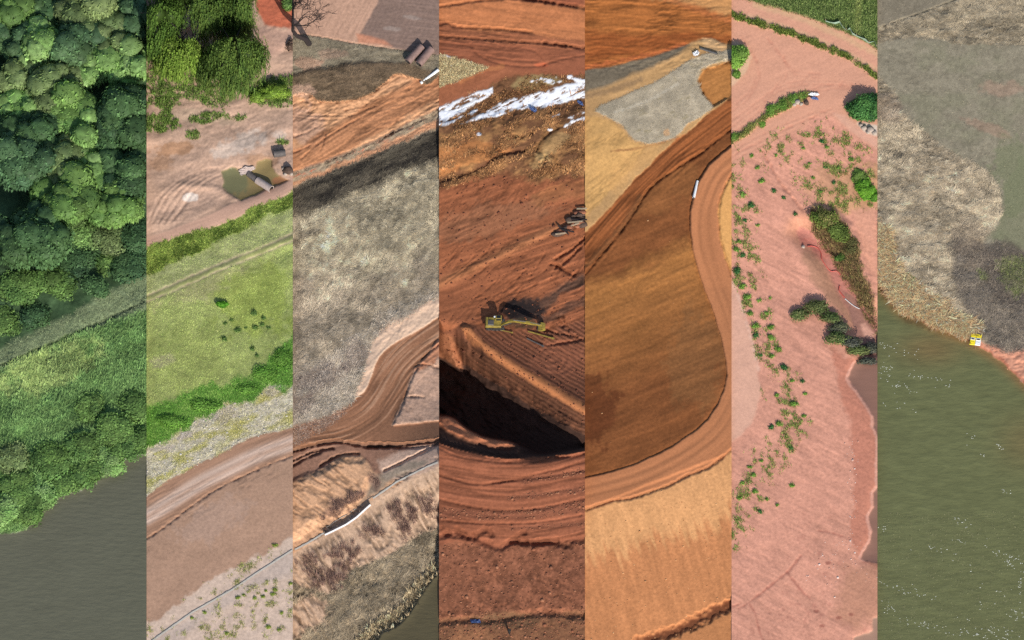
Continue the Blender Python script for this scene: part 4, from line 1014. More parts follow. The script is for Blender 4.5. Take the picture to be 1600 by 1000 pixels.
lr = s.poly([(1130, 430), (1146, 440), (1160, 480), (1172, 520), (1184, 570), (1188, 610), (1180, 650), (1160, 680), (1130, 700)], 2, 5)
s.mix(lr, (226, 174, 148)); s.zone(lr, 'road'); s.tone(s.n(60, 6, -68, seed=4), 0.05, lr)
st = s.stroke([(1146, 440), (1160, 480), (1172, 520), (1186, 580)], 4, 2, 3); s.mix(st, (236, 196, 172), 0.5)
rill = s.n(40, 4, -28, seed=5, octv=3); rz = tf * (1 - lr); s.cracks(50, 6, -30, 67, rz, .14, .03, 5, 70, -.2); s.cracks(26, 5, -55, 68, rz, .12, .03, 5)
s.H += rz * rill * 0.05; s.tone(rill, 0.11, rz); s.tone(s.n(70, 40, -30, seed=93), .08, rz)
# channel
CH = [(1252, 362), (1268, 376), (1288, 392), (1304, 416), (1318, 448), (1336, 478), (1352, 508), (1366, 545), (1385, 580)]
d, al, sd = s.dist(CH)
wch = np.interp(s.U, [1250, 1290, 1330, 1371], [10, 15, 17, 22])
ch = np.clip((wch - d + s.wf * 3 + s.ww * 4) / 6, 0, 1)
s.H -= np.clip((wch + 14 - d) / 22, 0, 1) * 1.6
s.mix(np.clip((wch + 26 - d + s.ww * 8) / 16, 0, 1), (196, 140, 112), 0.7)
rbk = s.poly([(1268, 330), (1300, 332), (1322, 352), (1340, 392), (1352, 430), (1366, 470), (1371, 520), (1350, 492), (1330, 455), (1312, 420), (1296, 396), (1270, 360)], 4, 6)
s.mix(rbk, (104, 76, 58), 0.9); s.lift(s.poly([(1275, 325), (1305, 330), (1330, 352), (1346, 392), (1358, 430), (1371, 470), (1371, 520), (1350, 485), (1332, 452), (1316, 420), (1302, 396), (1280, 360)], 1, 10), 1.0); s.H += rbk * s.n(10, 4, -60, seed=7) * 0.3; s.cracks(16, 7, -60, 69, rbk, .7, .25, 4, 30, -.4)
s.mix(ch, (198, 132, 116)); s.zone(ch, 'channel')
s.mix(s.blob(1283, 396, 16, 10) + s.blob(1262, 380, 12, 7), (200, 124, 108), 0.7)
s.mix(s.poly([(1252, 384), (1275, 400), (1300, 440), (1316, 470), (1340, 500), (1330, 508), (1296, 470), (1266, 432), (1250, 405)], 4, 8), (182, 136, 108), 0.7)
rbz = s.poly([(1330, 330), (1371, 320), (1371, 440), (1356, 420), (1345, 388)], 4, 6); s.mix(rbz, (222, 160, 132), 0.8)
wch2 = s.poly([(1318, 456), (1336, 462), (1352, 490), (1371, 520), (1380, 560), (1350, 552), (1336, 520), (1326, 490)], 2, 4)
s.mix(wch2, (168, 122, 106)); s.zone(wch2, 'channel')
gi = s.poly([(1344, 506), (1352, 504), (1366, 522), (1362, 530), (1350, 524)], 1, 3); s.mix(gi, (216, 162, 140))
# shore
sh = s.below([(1143, 1200), (1320, 1200), (1321, 640), (1335, 580)], 0, 1) * 0
shl = s.poly([(1300, 545), (1320, 560), (1340, 560), (1372, 560), (1400, 700), (1400, 900), (1345, 880), (1330, 840), (1333, 780), (1334, 720), (1328, 660), (1312, 610)], 4, 6)
s.mix(shl, (198, 130, 106), 0.9); s.zone(shl, 'shore')
sco = s.n(30, 5, 0, seed=9)
s.mix(np.clip(s.n(8, seed=10) - .35, 0, 1) * s.poly([(1240, 800), (1371, 790), (1371, 1050), (1143, 1050)], 10, 30), (176, 112, 96), 0.6)
s.mix(s.poly([(1320, 890), (1371, 875), (1371, 960), (1340, 985), (1300, 960)], 6, 16), (192, 138, 110), 0.7)
for pp, w in (([(1155, 950), (1172, 940), (1200, 918), (1230, 894), (1252, 868)], 3.2), ([(1230, 894), (1246, 916), (1266, 936)], 2.5), ([(1170, 942), (1180, 960), (1186, 985), (1194, 1005)], 3), ([(1280, 830), (1305, 834), (1326, 842)], 2.4), ([(1143, 948), (1160, 942)], 2)):
    st = s.stroke(pp, w, 1.6, 2.5); s.lift(st, -0.06); s.mix(st, (170, 104, 88), 0.6)
for (u, v) in ((1294, 880), (1310, 965), (1330, 960), (1276, 955), (1284, 978)):
    s.mix(s.blob(u, v, 5, 3), (150, 84, 72), 0.6)
WL = [(1400, 555), (1352, 560), (1338, 566), (1330, 578), (1326, 590), (1332, 603), (1345, 620), (1356, 636), (1364, 650), (1364, 668), (1372, 680), (1373, 760), (1364, 770), (1366, 792), (1358, 806), (1362, 830), (1360, 848), (1350, 862), (1345, 872), (1352, 878), (1400, 882)]
wa = s.poly(WL, 1.6, 2.2)
s.flat(s.poly(WL, 1.6, 8), 0.3)
lip = s.poly(WL, 1.6, 2.2) 
wring = np.clip(s.poly([(a - (5 if a < 1380 else 0), b) for a, b in WL], 1.6, 2) - wa, 0, 1)
s.mix(wring, (222, 170, 150), 0.6)
s.mix(wa, (148, 110, 94)); s.zone(wa, 'river'); s.flat(wa, 0.0)
wb = s.poly([(1400, 958), (1364, 966), (1362, 984), (1350, 990), (1334, 996), (1326, 1050), (1400, 1050)], 2, 3)
s.mix(wb, (168, 132, 112)); s.zone(wb, 'river'); s.flat(wb, 0.0)
s.H += (1 - np.maximum(wa, wb)) * (s.n(12, seed=12) * 0.04 + s.n(5, seed=13) * 0.02)
SPK = np.clip(s.stroke([(1330, 690), (1334, 740), (1333, 800), (1325, 850)], 14, 6, 8) + s.blob(1310, 880, 50, 40) * .6, 0, 1)
s.build(dict(
    road=('dirt_road', 'road', 'wide pale pink dirt road junction', 'road', None),
    grass=('grass_field', 'turf', 'green field with a pale mown stripe behind the pink road', 'grass', None),
    slope=('pink_slope', 'soil', 'pink bare slope with scattered green weeds', 'slope', None),
    channel=('washed_channel', 'soil', 'wet red channel washed out between eroded banks', 'channel', None),
    shore=('shore', 'soil', 'darker wet pink shore at the edge of the water', 'shore', None),
    river=('river', 'pond', 'brown shallow water lapping the pink shore', 'water', None)), calm=0.3)
wmask = np.maximum(wa, wb)
M6 = dict(grs=grs, hg=hg, berm=bm6, tf=tf * (1 - lr), rbk=rbk, dry=(1 - wmask), lr=lr, spk=SPK * (1 - wmask))

# ================================================================== strip 7: fields, brush and the green river
s = s7 = Strip(6, 'field', (144, 135, 115))
s.H += np.interp(s.V, [-45, 440, 560, 600], [4.6, 1.2, 0.6, 0.2])
s.tone(s.n(40, 14, -6, seed=1), 0.10); s.mix(np.clip(s.n(50, 26, 0, seed=2) * 1.4, 0, 1), (132, 128, 104), 0.6)
s.mix(s.blob(1545, 200, 40, 10, ang=-22) + s.blob(1565, 140, 34, 14), (164, 136, 116), 0.6)
s.mix(s.poly([(1371, -50), (1371, 44), (1420, 26), (1497, -2), (1500, -50)], 1, 3), (132, 122, 104), 0.9)
b1 = s.poly([(1371, 44), (1420, 27), (1497, -2), (1520, -50), (1640, -50), (1640, 70), (1560, 69), (1500, 69), (1470, 62), (1430, 60), (1371, 66)], 2, 3)
s.mix(b1, (158, 144, 120)); s.zone(b1, 'brush')
st = s.stroke([(1371, 44), (1420, 27), (1497, -2)], 2, 1, 2); s.lift(st, -0.3); s.tone(st, -.2)
BB = [(1365, 112), (1385, 130), (1400, 150), (1404, 168), (1420, 186), (1440, 204), (1470, 226), (1500, 246), (1530, 262), (1548, 276), (1558, 290), (1566, 312), (1566, 332), (1556, 352), (1542, 368), (1540, 386), (1555, 402), (1580, 396), (1600, 392), (1650, 392), (1650, 800), (1365, 800)]
b2 = s.poly(BB, 3, 4); s.tone(s.n(5, seed=72, octv=2), .14); s.cracks(20, 7, 0, 73, 1 - b1, .16, .02, 4)
s.mix(b2, (180, 164, 138)); s.zone(b2, 'brush')
s.tone(s.n(30, 12, 8, seed=3), 0.3, np.maximum(b1, b2)); s.tone(s.n(12, 3.5, -10, seed=4), 0.42, np.maximum(b1, b2))
s.H += np.maximum(b1, b2) * (s.n(20, 8, 0, seed=5) * 0.25 + s.n(8, 4, 20, seed=6) * 0.12)
s.mix(s.blob(1386, 176, 26, 26), (120, 104, 94), 0.55); s.cracks(26, 6, 12, 74, np.maximum(b1, b2), .6, .12, 4, 50, -.4); s.cracks(20, 6, -24, 75, np.maximum(b1, b2), .5, .1, 4, 50, -.2)
gz = np.clip(s.blob(1590, 270, 40, 60) * .8 + s.poly([(1568, 300), (1600, 250), (1650, 250), (1650, 400), (1560, 396), (1548, 376)], 6, 14) * .7, 0, 1) * (1 - b2)
s.mix(gz, (120, 124, 92), 0.8)
gs = np.clip(s.poly([(1480, 380), (1540, 376), (1600, 392), (1650, 392), (1650, 560), (1600, 560), (1555, 548), (1520, 510), (1490, 440)], 10, 14), 0, 1)
s.mix(gs, (124, 114, 102), 0.85); s.cracks(14, 6, 40, 76, gs, .6, .1, 4, 40, -.4)
s.mix(s.poly([(1500, 350), (1540, 356), (1542, 400), (1520, 420), (1490, 400), (1484, 370)], 8, 12), (112, 98, 84), 0.6)
hol7 = np.clip(s.poly([(1536, 384), (1580, 376), (1600, 384), (1650, 384), (1650, 470), (1590, 480), (1550, 460), (1532, 420)], 8, 10), 0, 1); s.mix(hol7, (86, 76, 68), .75)
gg = np.clip(s.poly([(1556, 408), (1580, 396), (1600, 400), (1650, 404), (1650, 440), (1590, 460), (1566, 440)], 6, 8) + s.blob(1535, 430, 7, 9) + s.blob(1420, 436, 9, 7), 0, 1)
s.mix(gg, (110, 116, 72), 0.9)
reed = s.poly([(1365, 340), (1385, 360), (1400, 400), (1410, 425), (1440, 445), (1480, 475), (1515, 495), (1530, 510), (1510, 528), (1460, 512), (1420, 494), (1400, 478), (1385, 452), (1365, 430)], 6, 6)
s.mix(reed, (196, 166, 120), 0.9); s.H += reed * s.n(10, 4, -40, seed=8) * 0.15
pk = s.poly([(1520, 520), (1550, 540), (1580, 555), (1600, 545), (1650, 540), (1650, 640), (1600, 600), (1560, 570), (1525, 545)], 4, 5)
s.mix(pk, (204, 144, 118), 0.95); s.zone(pk, 'shore')
SHL = [(1350, 420), (1371, 442), (1384, 458), (1396, 476), (1412, 490), (1440, 500), (1456, 508), (1485, 520), (1510, 530), (1535, 546), (1560, 562), (1580, 580), (1600, 600), (1650, 640)]
st = s.stroke(SHL, 8, 3, 4); s.mix(st, (178, 108, 82), 0.85); s.zone(st - .2, 'shore')
wr = s.below(SHL, 2, 3)
s.flat(s.below([(a, b - 5) for a, b in SHL], 1, 8), 0.25)
s.flat(wr, 0.0); s.mix(wr, (110, 112, 75)); s.zone(wr, 'river')
d, al, sd = s.dist(SHL)
s.mix(np.clip(np.exp(-(d / 10) ** 2) * .9 + np.exp(-((s.U - 1455) / 50) ** 2 - ((s.V - 545) / 26) ** 2) * .6 + np.exp(-((s.U - 1600) / 40) ** 2 - ((s.V - 690) / 40) ** 2) * .35, 0, 1) * wr, (134, 102, 66), 0.85)
s.mix(s.stroke([(1408, 494), (1430, 504), (1455, 512)], 8, 4, 5) * wr, (88, 72, 48), 0.6)
wv = s.n(40, 12, -16, seed=10); s.tone(wv, 0.06, wr)
s.H += wr * (s.n(16, 5, -18, seed=11) * 0.035 + s.n(6, 3, -22, seed=12) * 0.02) * np.clip(.4 + s.n(90, seed=13) * 1.2, 0, 1.5)
s.build(dict(
    field=('fallow_field', 'turf', 'smooth grey brown fallow field', 'field', None),
    brush=('brush_land', 'rough', 'tan brushy rough ground between the field and the river', 'ground', None),
    shore=('shore', 'soil', 'narrow red shore at the edge of the green river', 'shore', None),
    river=('river', 'olive', 'olive green river with scattered bright ripples', 'river', None)), calm=0.5)
M7 = dict(b1=b1, b2=b2 * (1 - wr) * (1 - reed) * (1 - pk), reed=reed * (1 - wr), gs=gs * (1 - wr) * (1 - pk), gg=gg, wr=wr, field=(1 - b1) * (1 - b2))

# ================================================================== open land all round the strips, out of the photograph
xi, yn, ys, xo, yo = 83.6, 58.0, -61.0, 700.0, 700.0
yt, yb = float(Y(440, 1.0)), -61.0
zin = [(-xi, ys, -0.9), (xi, ys, -0.9), (xi, yt, -0.6), (xi, yn, 3.6), (-xi, yn, 3.6), (-xi, yt, -0.6)]
zout = [(-xo, -yo, -0.9), (xo, -yo, -0.9), (xo, yt, -0.6), (xo, yo, 3.6), (-xo, yo, 3.6), (-xo, yt, -0.6)]
tag(mesh_np('open_ground', np.array(zin + zout), np.array([(6, 7, 1, 0), (7, 8, 2, 1), (8, 9, 3, 2), (9, 10, 4, 3), (10, 11, 5, 4), (11, 6, 0, 5)]), M['turf'], np.repeat(lin((120, 120, 84))[None], 12, 0)),
    'open dull green land surrounding the seven strips', 'ground', None, 'structure')
# ================================================================== vegetation: ground cover
XL = [(X(a), X(b)) for a, b in zip(BOUNDS[:-1], BOUNDS[1:])]
fl1 = s1.n(40, seed=50) * 90 + 20
blades(s1, 'bank_grass', 'rank green growth covering the river bank', 'grass', M1['bank'], 26000, 0.55, 0.18, [(84, 114, 64), (108, 136, 78), (128, 148, 88), (72, 100, 62)], (10, 45), fl1, 50, 2, under=0.6, gain=1.7)
blades(s1, 'verge_grass', 'thin pale grass on the slanting verge below the wood', 'grass', M1['pale'], 4000, 0.35, 0.12, [(124, 134, 98), (112, 128, 86), (140, 144, 112)], (8, 40), None, 40, 2, under=0.5)
blades(s2, 'sand_grass', 'green grass tufts scattered on the washed sand', 'grass', M2['gr'], 7000, 0.45, 0.13, [(96, 122, 54), (120, 136, 70), (84, 112, 48)], (30, 80), None, 40, 2)
blades(s2, 'verge_grass', 'rank bright green grass below the pale dirt road', 'grass', np.clip(M2['hedge'] - .15, 0, 1), 12000, 0.36, 0.14, [(104, 132, 50), (132, 148, 66), (84, 112, 46), (150, 154, 80)], (10, 45), s2.n(14, seed=51) * 120 + 20, 40, 2)
blades(s2, 'meadow_grass', 'short yellow green grass of the sloping meadow', 'grass', M2['grass'] * (1 - M2['rut']) * (1 - M2['hedge'] * .7), 36000, 0.26, 0.09, [(144, 156, 90), (124, 148, 70), (162, 160, 108), (108, 136, 60)], (8, 40), s2.n(30, seed=52) * 120 + 20, 40, 2, under=0.55, gain=1.75)
blades(s2, 'thick_grass', 'thick vivid green growth along the lower meadow edge', 'grass', M2['thick'] ** 2 * np.clip(.55 + s2.n(9, seed=95) * 1.2, .05, 1), 9000, 0.32, 0.13, [(80, 130, 44), (104, 148, 58), (66, 110, 44), (120, 156, 70)], (6, 38), None, 40, 2)
blades(s2, 'gravel_weeds', 'yellow weeds and pale stalks on the stony strip', 'weeds', np.clip(M2['ylw'] + M2['grav'] * .35, 0, 1), 9000, 0.32, 0.11, [(176, 170, 80), (190, 178, 150), (150, 150, 84), (208, 200, 184)], (8, 40), None, 40, 2, under=.6)
mk = M2['bk'] * np.clip(s2.n(9, seed=53) * 2.2 - .7, 0, 1)
blades(s2, 'bank_weeds', 'sparse olive weeds dotted over the pale sand bank', 'weeds', mk, 2600, 0.28, 0.10, [(136, 140, 76), (112, 124, 60), (160, 150, 104)], (15, 70), None, 40, 3)
fl3 = s3.n(34, seed=54) * 150 - 40
blades(s3, 'dry_grass', 'pale matted dry grass covering the winter meadow', 'grass', M3['dry'] * (1 - .5 * M3['white']), 46000, 0.6, 0.12, [(176, 160, 128), (132, 114, 94), (206, 192, 160), (92, 78, 66)], (2, 20), fl3, 26, 2, 'dry', under=0.88, jit=.22, gain=1.55)
blades(s3, 'frosted_grass', 'whitish bleached grass tufts beside the curving brown road', 'grass', M3['white'] * np.clip(.6 + s3.n(24, seed=71), 0, 1), 11000, 0.45, 0.14, [(206, 192, 172), (180, 162, 142), (124, 104, 92), (222, 210, 194)], (5, 30), fl3, 60, 2, 'dry', gain=1.3, under=.55, jit=.22)
blades(s3, 'dark_grass', 'dark flattened dead grass on the slope below the ditch', 'grass', M3['dark'], 9000, 0.6, 0.10, [(62, 56, 50), (100, 92, 76), (160, 148, 122), (46, 42, 40)], (4, 25), np.full_like(s3.U, 24.), 14, 2, 'dry', under=.85, gain=1.2, jit=.25)
blades(s3, 'verge_grass', 'grey dead grass on the verge and brown knoll', 'grass', np.clip(M3['verge'] + M3['mnd'] * 1.3 + M3['silt'] * .3, 0, 1), 9000, 0.42, 0.09, [(150, 134, 108), (118, 102, 82), (176, 160, 130), (92, 80, 66)], (3, 22), s3.n(20, seed=55) * 80, 30, 2, 'dry', under=.9, jit=.2, gain=1.35)
blades(s3, 'brush', 'grey brown leafless brush at the foot of the bank', 'brush', M3['brush'], 10000, 0.6, 0.10, [(142, 124, 100), (108, 94, 78), (176, 158, 128), (80, 70, 58)], (5, 30), s3.n(16, seed=56) * 100, 40, 2, 'dry', under=.85, jit=.2)
blades(s3, 'reeds', 'pale reeds fringing the brown river corner', 'reeds', M3['edge'], 3600, 0.8, 0.16, [(196, 178, 144), (168, 148, 114), (120, 104, 80)], (30, 75), None, 40, 3, 'dry')
tw = np.zeros_like(s3.U)
for (u, v, a, b) in ((525, 862, 22, 9), (556, 862, 18, 9), (590, 828, 16, 10), (622, 812, 14, 22), (664, 792, 22, 16), (490, 892, 14, 22), (520, 900, 24, 14), (540, 884, 18, 9), (524, 796, 26, 12), (560, 776, 20, 9), (585, 752, 9, 16), (640, 800, 10, 14)):
    tw = np.maximum(tw, s3.blob(u, v, a, b, ang=20, w=.9, soft=1.1))
blades(s3, 'twigs', 'dark purplish leafless twigs on the gullied bank', 'brush', np.clip(tw * (1 + s3.n(7, seed=70)), 0, 1) ** 2.2, 4200, 0.6, 0.05, [(96, 74, 68), (122, 96, 86), (84, 64, 60), (140, 112, 96)], (20, 80), None, 40, 3, 'dry')
blades(s4, 'patch_grass', 'pale dry grass on the wedge beside the red road', 'grass', M4['tri'], 3600, 0.35, 0.10, [(180, 158, 118), (150, 132, 96), (196, 178, 138)], (10, 50), None, 40, 2, 'dry')
hm = M4['hil'] * np.clip(s4.n(26, 12, 25, seed=6) * 1.2 + .25, 0, 1) * (1 - np.clip(s4.C[..., 2] / .5, 0, 1))
blades(s4, 'hill_grass', 'tan grass tufts on the lumpy brown hillside', 'grass', hm, 8000, 0.42, 0.12, [(156, 110, 68), (118, 82, 54), (182, 136, 90), (92, 66, 46)], (8, 50), s4.n(24, seed=57) * 120, 30, 2, 'dry')
blades(s5, 'straw', 'loose grey straw strands over the erosion mat', 'straw', M5['mat'], 9000, 0.35, 0.06, [(190, 178, 154), (160, 146, 118), (206, 196, 174), (132, 118, 90)], (2, 20), None, 40, 2, 'dry', under=.7, gain=1.25)
blades(s6, 'field_grass', 'green grass of the field behind the pink road', 'grass', M6['grs'], 12000, 0.4, 0.13, [(92, 116, 54), (118, 134, 72), (76, 100, 52), (142, 142, 96)], (20, 70), None, 40, 2, under=.4)
blades(s6, 'hedge_grass', 'low green grass ridge between the two pink roads', 'grass', M6['hg'] ** 2, 2200, 0.32, 0.13, [(98, 116, 46), (126, 132, 66), (80, 96, 42)], (25, 75), None, 40, 3)
blades(s6, 'berm_grass', 'olive grass along the berm beside the pink road', 'grass', M6['berm'], 1600, 0.3, 0.11, [(120, 128, 62), (150, 142, 84), (92, 112, 50)], (20, 75), None, 40, 3)
wdm = np.clip(s6.poly([(1215, 205), (1290, 190), (1330, 225), (1371, 240), (1371, 330), (1320, 330), (1270, 320), (1240, 270), (1180, 240)], 10, 20) * np.clip(s6.n(10, seed=58) * 2.2 - .35, 0, 1), 0, 1)
belt = s6.dist([(1146, 250), (1150, 330), (1158, 400), (1176, 470), (1196, 540), (1222, 610), (1238, 660), (1215, 700), (1180, 750), (1160, 800), (1150, 830)])[0]
wdm = np.maximum(wdm, np.clip((26 - belt + s6.ww * 16) / 14, 0, 1) * np.clip(s6.n(11, 7, -55, seed=59) * 2.4 - .25, 0, 1))
wdm *= (1 - M6['lr']) * M6['dry']
blades(s6, 'slope_weeds', 'olive green weeds scattered in belts over the pink slope', 'weeds', wdm, 9000, 0.34, 0.11, [(122, 136, 66), (96, 120, 50), (150, 148, 88), (84, 112, 48)], (15, 70), None, 40, 2)
blades(s6, 'channel_brush', 'brown dead brush on the eroded channel bank', 'brush', M6['rbk'], 4200, 0.6, 0.07, [(120, 94, 66), (84, 66, 50), (150, 124, 84), (104, 112, 58)], (15, 70), None, 40, 3, 'dry')
fl7 = s7.n(34, seed=60) * 130 - 10
blades(s7, 'upper_brush', 'tan rough grass on the far side of the fallow field', 'grass', M7['b1'], 15000, 0.5, 0.09, [(178, 160, 130), (138, 124, 104), (200, 184, 150), (104, 94, 82)], (2, 22), fl7, 30, 2, 'dry', under=.7)
blades(s7, 'rough_grass', 'tan matted rough grass between the field and the reeds', 'grass', M7['b2'] * (1 - .7 * M7['gs']), 30000, 0.6, 0.10, [(178, 158, 128), (136, 120, 98), (202, 184, 150), (98, 86, 76)], (2, 20), fl7, 26, 2, 'dry', under=.85, jit=.22, gain=1.65)
blades(s7, 'grey_brush', 'grey leafless shrubs massed behind the yellow raft', 'brush', M7['gs'], 13000, 0.7, 0.06, [(120, 110, 100), (92, 84, 78), (150, 138, 122), (76, 68, 66), (168, 152, 128)], (5, 30), s7.n(14, seed=61) * 180, 40, 2, 'dry', under=.4)
blades(s7, 'reeds', 'golden dry reeds along the shore of the green river', 'reeds', M7['reed'], 9000, 0.95, 0.2, [(220, 184, 138), (198, 160, 118), (236, 208, 170), (150, 116, 84)], (4, 30), s7.n(14, seed=62) * 90 - 70, 30, 2, 'dry', under=.3)
blades(s7, 'green_patch_grass', 'short dull green grass patch among the grey shrubs', 'grass', M7['gg'], 2600, 0.35, 0.10, [(104, 116, 66), (124, 128, 84)], (20, 70), None, 40, 2)
blades(s7, 'field_grass', 'thin grey green grass over the fallow field', 'grass', M7['field'], 15000, 0.25, 0.08, [(146, 134, 112), (124, 122, 94), (160, 150, 132)], (10, 50), None, 40, 1, under=.7)

def stones(s, name, label, mask, n, size, pal, cat='rubble'):
    p, idx = s.points(mask, n)
    v, f = ICO1
    r = size * np.exp(rng.normal(0, .45, n)); pal = np.array([lin(c) for c in pal])
    tc = rng.dirichlet(np.ones(len(pal)) * .7, n) @ pal
    d = 1 + rng.normal(0, .16, (n, len(v)))
    V = p[:, None, :] + v[None] * d[..., None] * r[:, None, None] * np.array([1, 1, .65])
    V[..., 0] = np.clip(V[..., 0], X(s.u0) + .01, X(s.u1) - .01)
    F = (f[None] + (np.arange(n) * len(v))[:, None, None]).reshape(-1, 3)
    o = mesh_np(name, V.reshape(-1, 3), F, M['blade'], np.repeat(tc, len(v), 0))
    return tag(o, label, cat, None, 'stuff')
stones(s2, 'pale_stones', 'small pale stones strewn over the stony strip', M2['grav'], 900, 0.07, [(206, 196, 182), (170, 158, 144), (226, 220, 210)], 'stones')
stones(s4, 'clods', 'loose red clods on the rim track and earth face', np.clip(M4['rub'] + M4['cl'] * .25 + M4['ft'] * .5, 0, 1), 2600, 0.10, [(150, 96, 70), (112, 70, 54), (176, 122, 92)], 'clods')
stones(s4, 'slope_clods', 'small clods sprinkled on the graded red slopes', np.clip(M4['slp'] * .5 + M4['low'], 0, 1), 1300, 0.08, [(146, 90, 64), (106, 64, 50)], 'clods')
stones(s5, 'slope_stones', 'small pale stones on the amber and brown slopes', np.clip(M5['ob'] + M5['face'] * .05, 0, 1), 500, 0.06, [(232, 186, 136), (186, 124, 80), (150, 98, 60)], 'stones')
stones(s6, 'shore_stones', 'pale pebbles along the wet pink shore', M6['spk'], 160, 0.07, [(228, 196, 180), (176, 116, 98), (240, 222, 212)], 'stones')

# ================================================================== trees and shrubs
def lobed(c, R, rz, n, r, lr=(0.42, 0.62), shade=(0.75, 1.2), low=-0.1, far=(.45, .72)):
    L = []
    for k in range(n):
        for _ in range(20):
            q = r.normal(size=3); q /= np.linalg.norm(q)
            if q[2] > low: break
        k_ = r.uniform(*far)
        a = r.uniform(*lr)
        L.append((c[0] + q[0] * R * k_, c[1] + q[1] * R * k_, c[2] + q[2] * rz * k_, R * a, R * a, rz * a * r.uniform(.85, 1.1), r.uniform(*shade)))
    L.append((c[0], c[1], c[2], R * .7, R * .7, rz * .7, 0.8))
    return L

PALS = dict(bright=[(116, 146, 82), (100, 134, 72), (126, 152, 94)], dark=[(62, 88, 54), (54, 78, 52), (74, 100, 60)], olive=[(102, 118, 72), (88, 106, 66), (112, 126, 80)],
            blue=[(70, 97, 64), (62, 88, 62), (82, 106, 68)], mid=[(90, 118, 60), (78, 106, 56), (102, 128, 68)])
TREES = [
    (18, 8, 34, 'mid', 'mid green tree filling the top left corner of the wood'),
    (62, 18, 30, 'dark', 'dark green tree second from the corner along the top of the wood'),
    (140, 10, 42, 'olive', 'broad olive tree at the middle of the top edge of the wood'),
    (214, 18, 36, 'blue', 'blue green tree at the top of the wood beside the willows'),
    (20, 62, 30, 'blue', 'blue green tree below the top left corner of the wood'),
    (64, 72, 34, 'bright', 'bright yellow green tree left of the big blue green crown'),
    (118, 66, 40, 'blue', 'big blue green tree between two bright crowns'),
    (182, 62, 34, 'olive', 'olive tree above the bright crown at the wood edge'),
    (200, 102, 36, 'bright', 'bright light green tree at the wood edge beside the willows'),
    (142, 112, 28, 'bright', 'smaller bright tree below the big blue green crown'),
    (26, 122, 28, 'olive', 'olive tree at the left edge above a light crown'),
    (78, 128, 38, 'olive', 'spreading olive tree under the bright left crown'),
    (108, 164, 38, 'mid', 'round mid green tree at the heart of the wood'),
    (32, 168, 26, 'bright', 'small light green tree on the left side of the wood'),
    (202, 186, 48, 'dark', 'largest dark crown at the right edge of the wood'),
    (52, 208, 36, 'dark', 'dark lumpy tree left of the wood centre'),
    (134, 206, 36, 'bright', 'pale bright tree beside the largest dark crown'),
    (34, 258, 42, 'blue', 'dull blue grey tree low on the left of the wood'),
    (94, 258, 36, 'olive', 'brownish olive tree low in the middle of the wood'),
    (150, 262, 30, 'bright', 'light green tree left of a dark crown low in the wood'),
    (200, 272, 38, 'dark', 'dark tree below the largest crown at the right edge'),
    (108, 312, 42, 'mid', 'smooth mid green tree in the lower clearing'),
    (180, 318, 32, 'mid', 'mid green tree above the sloping scrub at the right'),
    (46, 372, 48, 'dark', 'large dark shaggy tree at the lower left of the wood'),
]
for i, (u, v, r_, pal, lab) in enumerate(TREES):
    r = np.random.default_rng(300 + i); R = r_ * PX
    R *= 1.18; zc = R * 0.5 + 0.6; g = 1.6 + (500 - v) / 545 * 3.0 + 2.1
    c = P3(u, v, g + zc); base = (c.x, c.y, g)
    t = empty('broadleaf_tree', base, lab, 'tree', 'trees of the dense riverside wood')
    mb = MB(); mb.tube([(0, 0, -.3), (.05, .03, zc * .5), (0, 0, zc)], [R * .09, R * .07, R * .04], 7)
    for k in range(4):
        a = r.uniform(0, 6.28); mb.tube([(0, 0, zc * .55), (math.cos(a) * R * .4, math.sin(a) * R * .4, zc * 1.0)], [R * .05, R * .02], 5)
    mb.build('trunk', M['bark2'], t)
    lb = lobed((0, 0, zc), R, R * .6, 18, r, (.32, .56), shade=(.72, 1.15), far=(.4, .95))
    foliage('crown', lb, PALS[pal], 0.42, 13, 'leaf', t, (XL[0][0] - base[0], XL[0][1] - base[0]), seed=i * 17, core=.92, coredark=.8, gain=1.7, tint_var=.5, droop=.8, stretch=1.7)

def shrub(s, u, v, r_, pal, lab, cat='shrub', group=None, flatn=.7, leaf=.2, dens=34, n=6, seed=0, name='shrub', rv=None, mat='leaf', lift=0.0, gain=1.5, core=.86, tufty=1.0):
    r = np.random.default_rng(seed + int(u * 7 + v * 13)); R = r_ * PX
    h = s.hgt(u, v + r_ * .25); p = P3(u, v, h + R * flatn * .45); base = Vector((p.x, p.y, h + lift))
    lb = lobed((0, 0, R * flatn * .45), R, R * flatn, n, r, shade=(.7, 1.2))
    if rv: lb = [(a, b * rv / r_, c_, d_, e_ * rv / r_, f_, g_) for a, b, c_, d_, e_, f_, g_ in lb]
    xl = XL[s.k]
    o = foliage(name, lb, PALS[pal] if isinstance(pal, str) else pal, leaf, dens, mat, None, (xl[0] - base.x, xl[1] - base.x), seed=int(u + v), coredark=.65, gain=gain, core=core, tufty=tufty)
    o.location = base
    return tag(o, lab, cat, group)

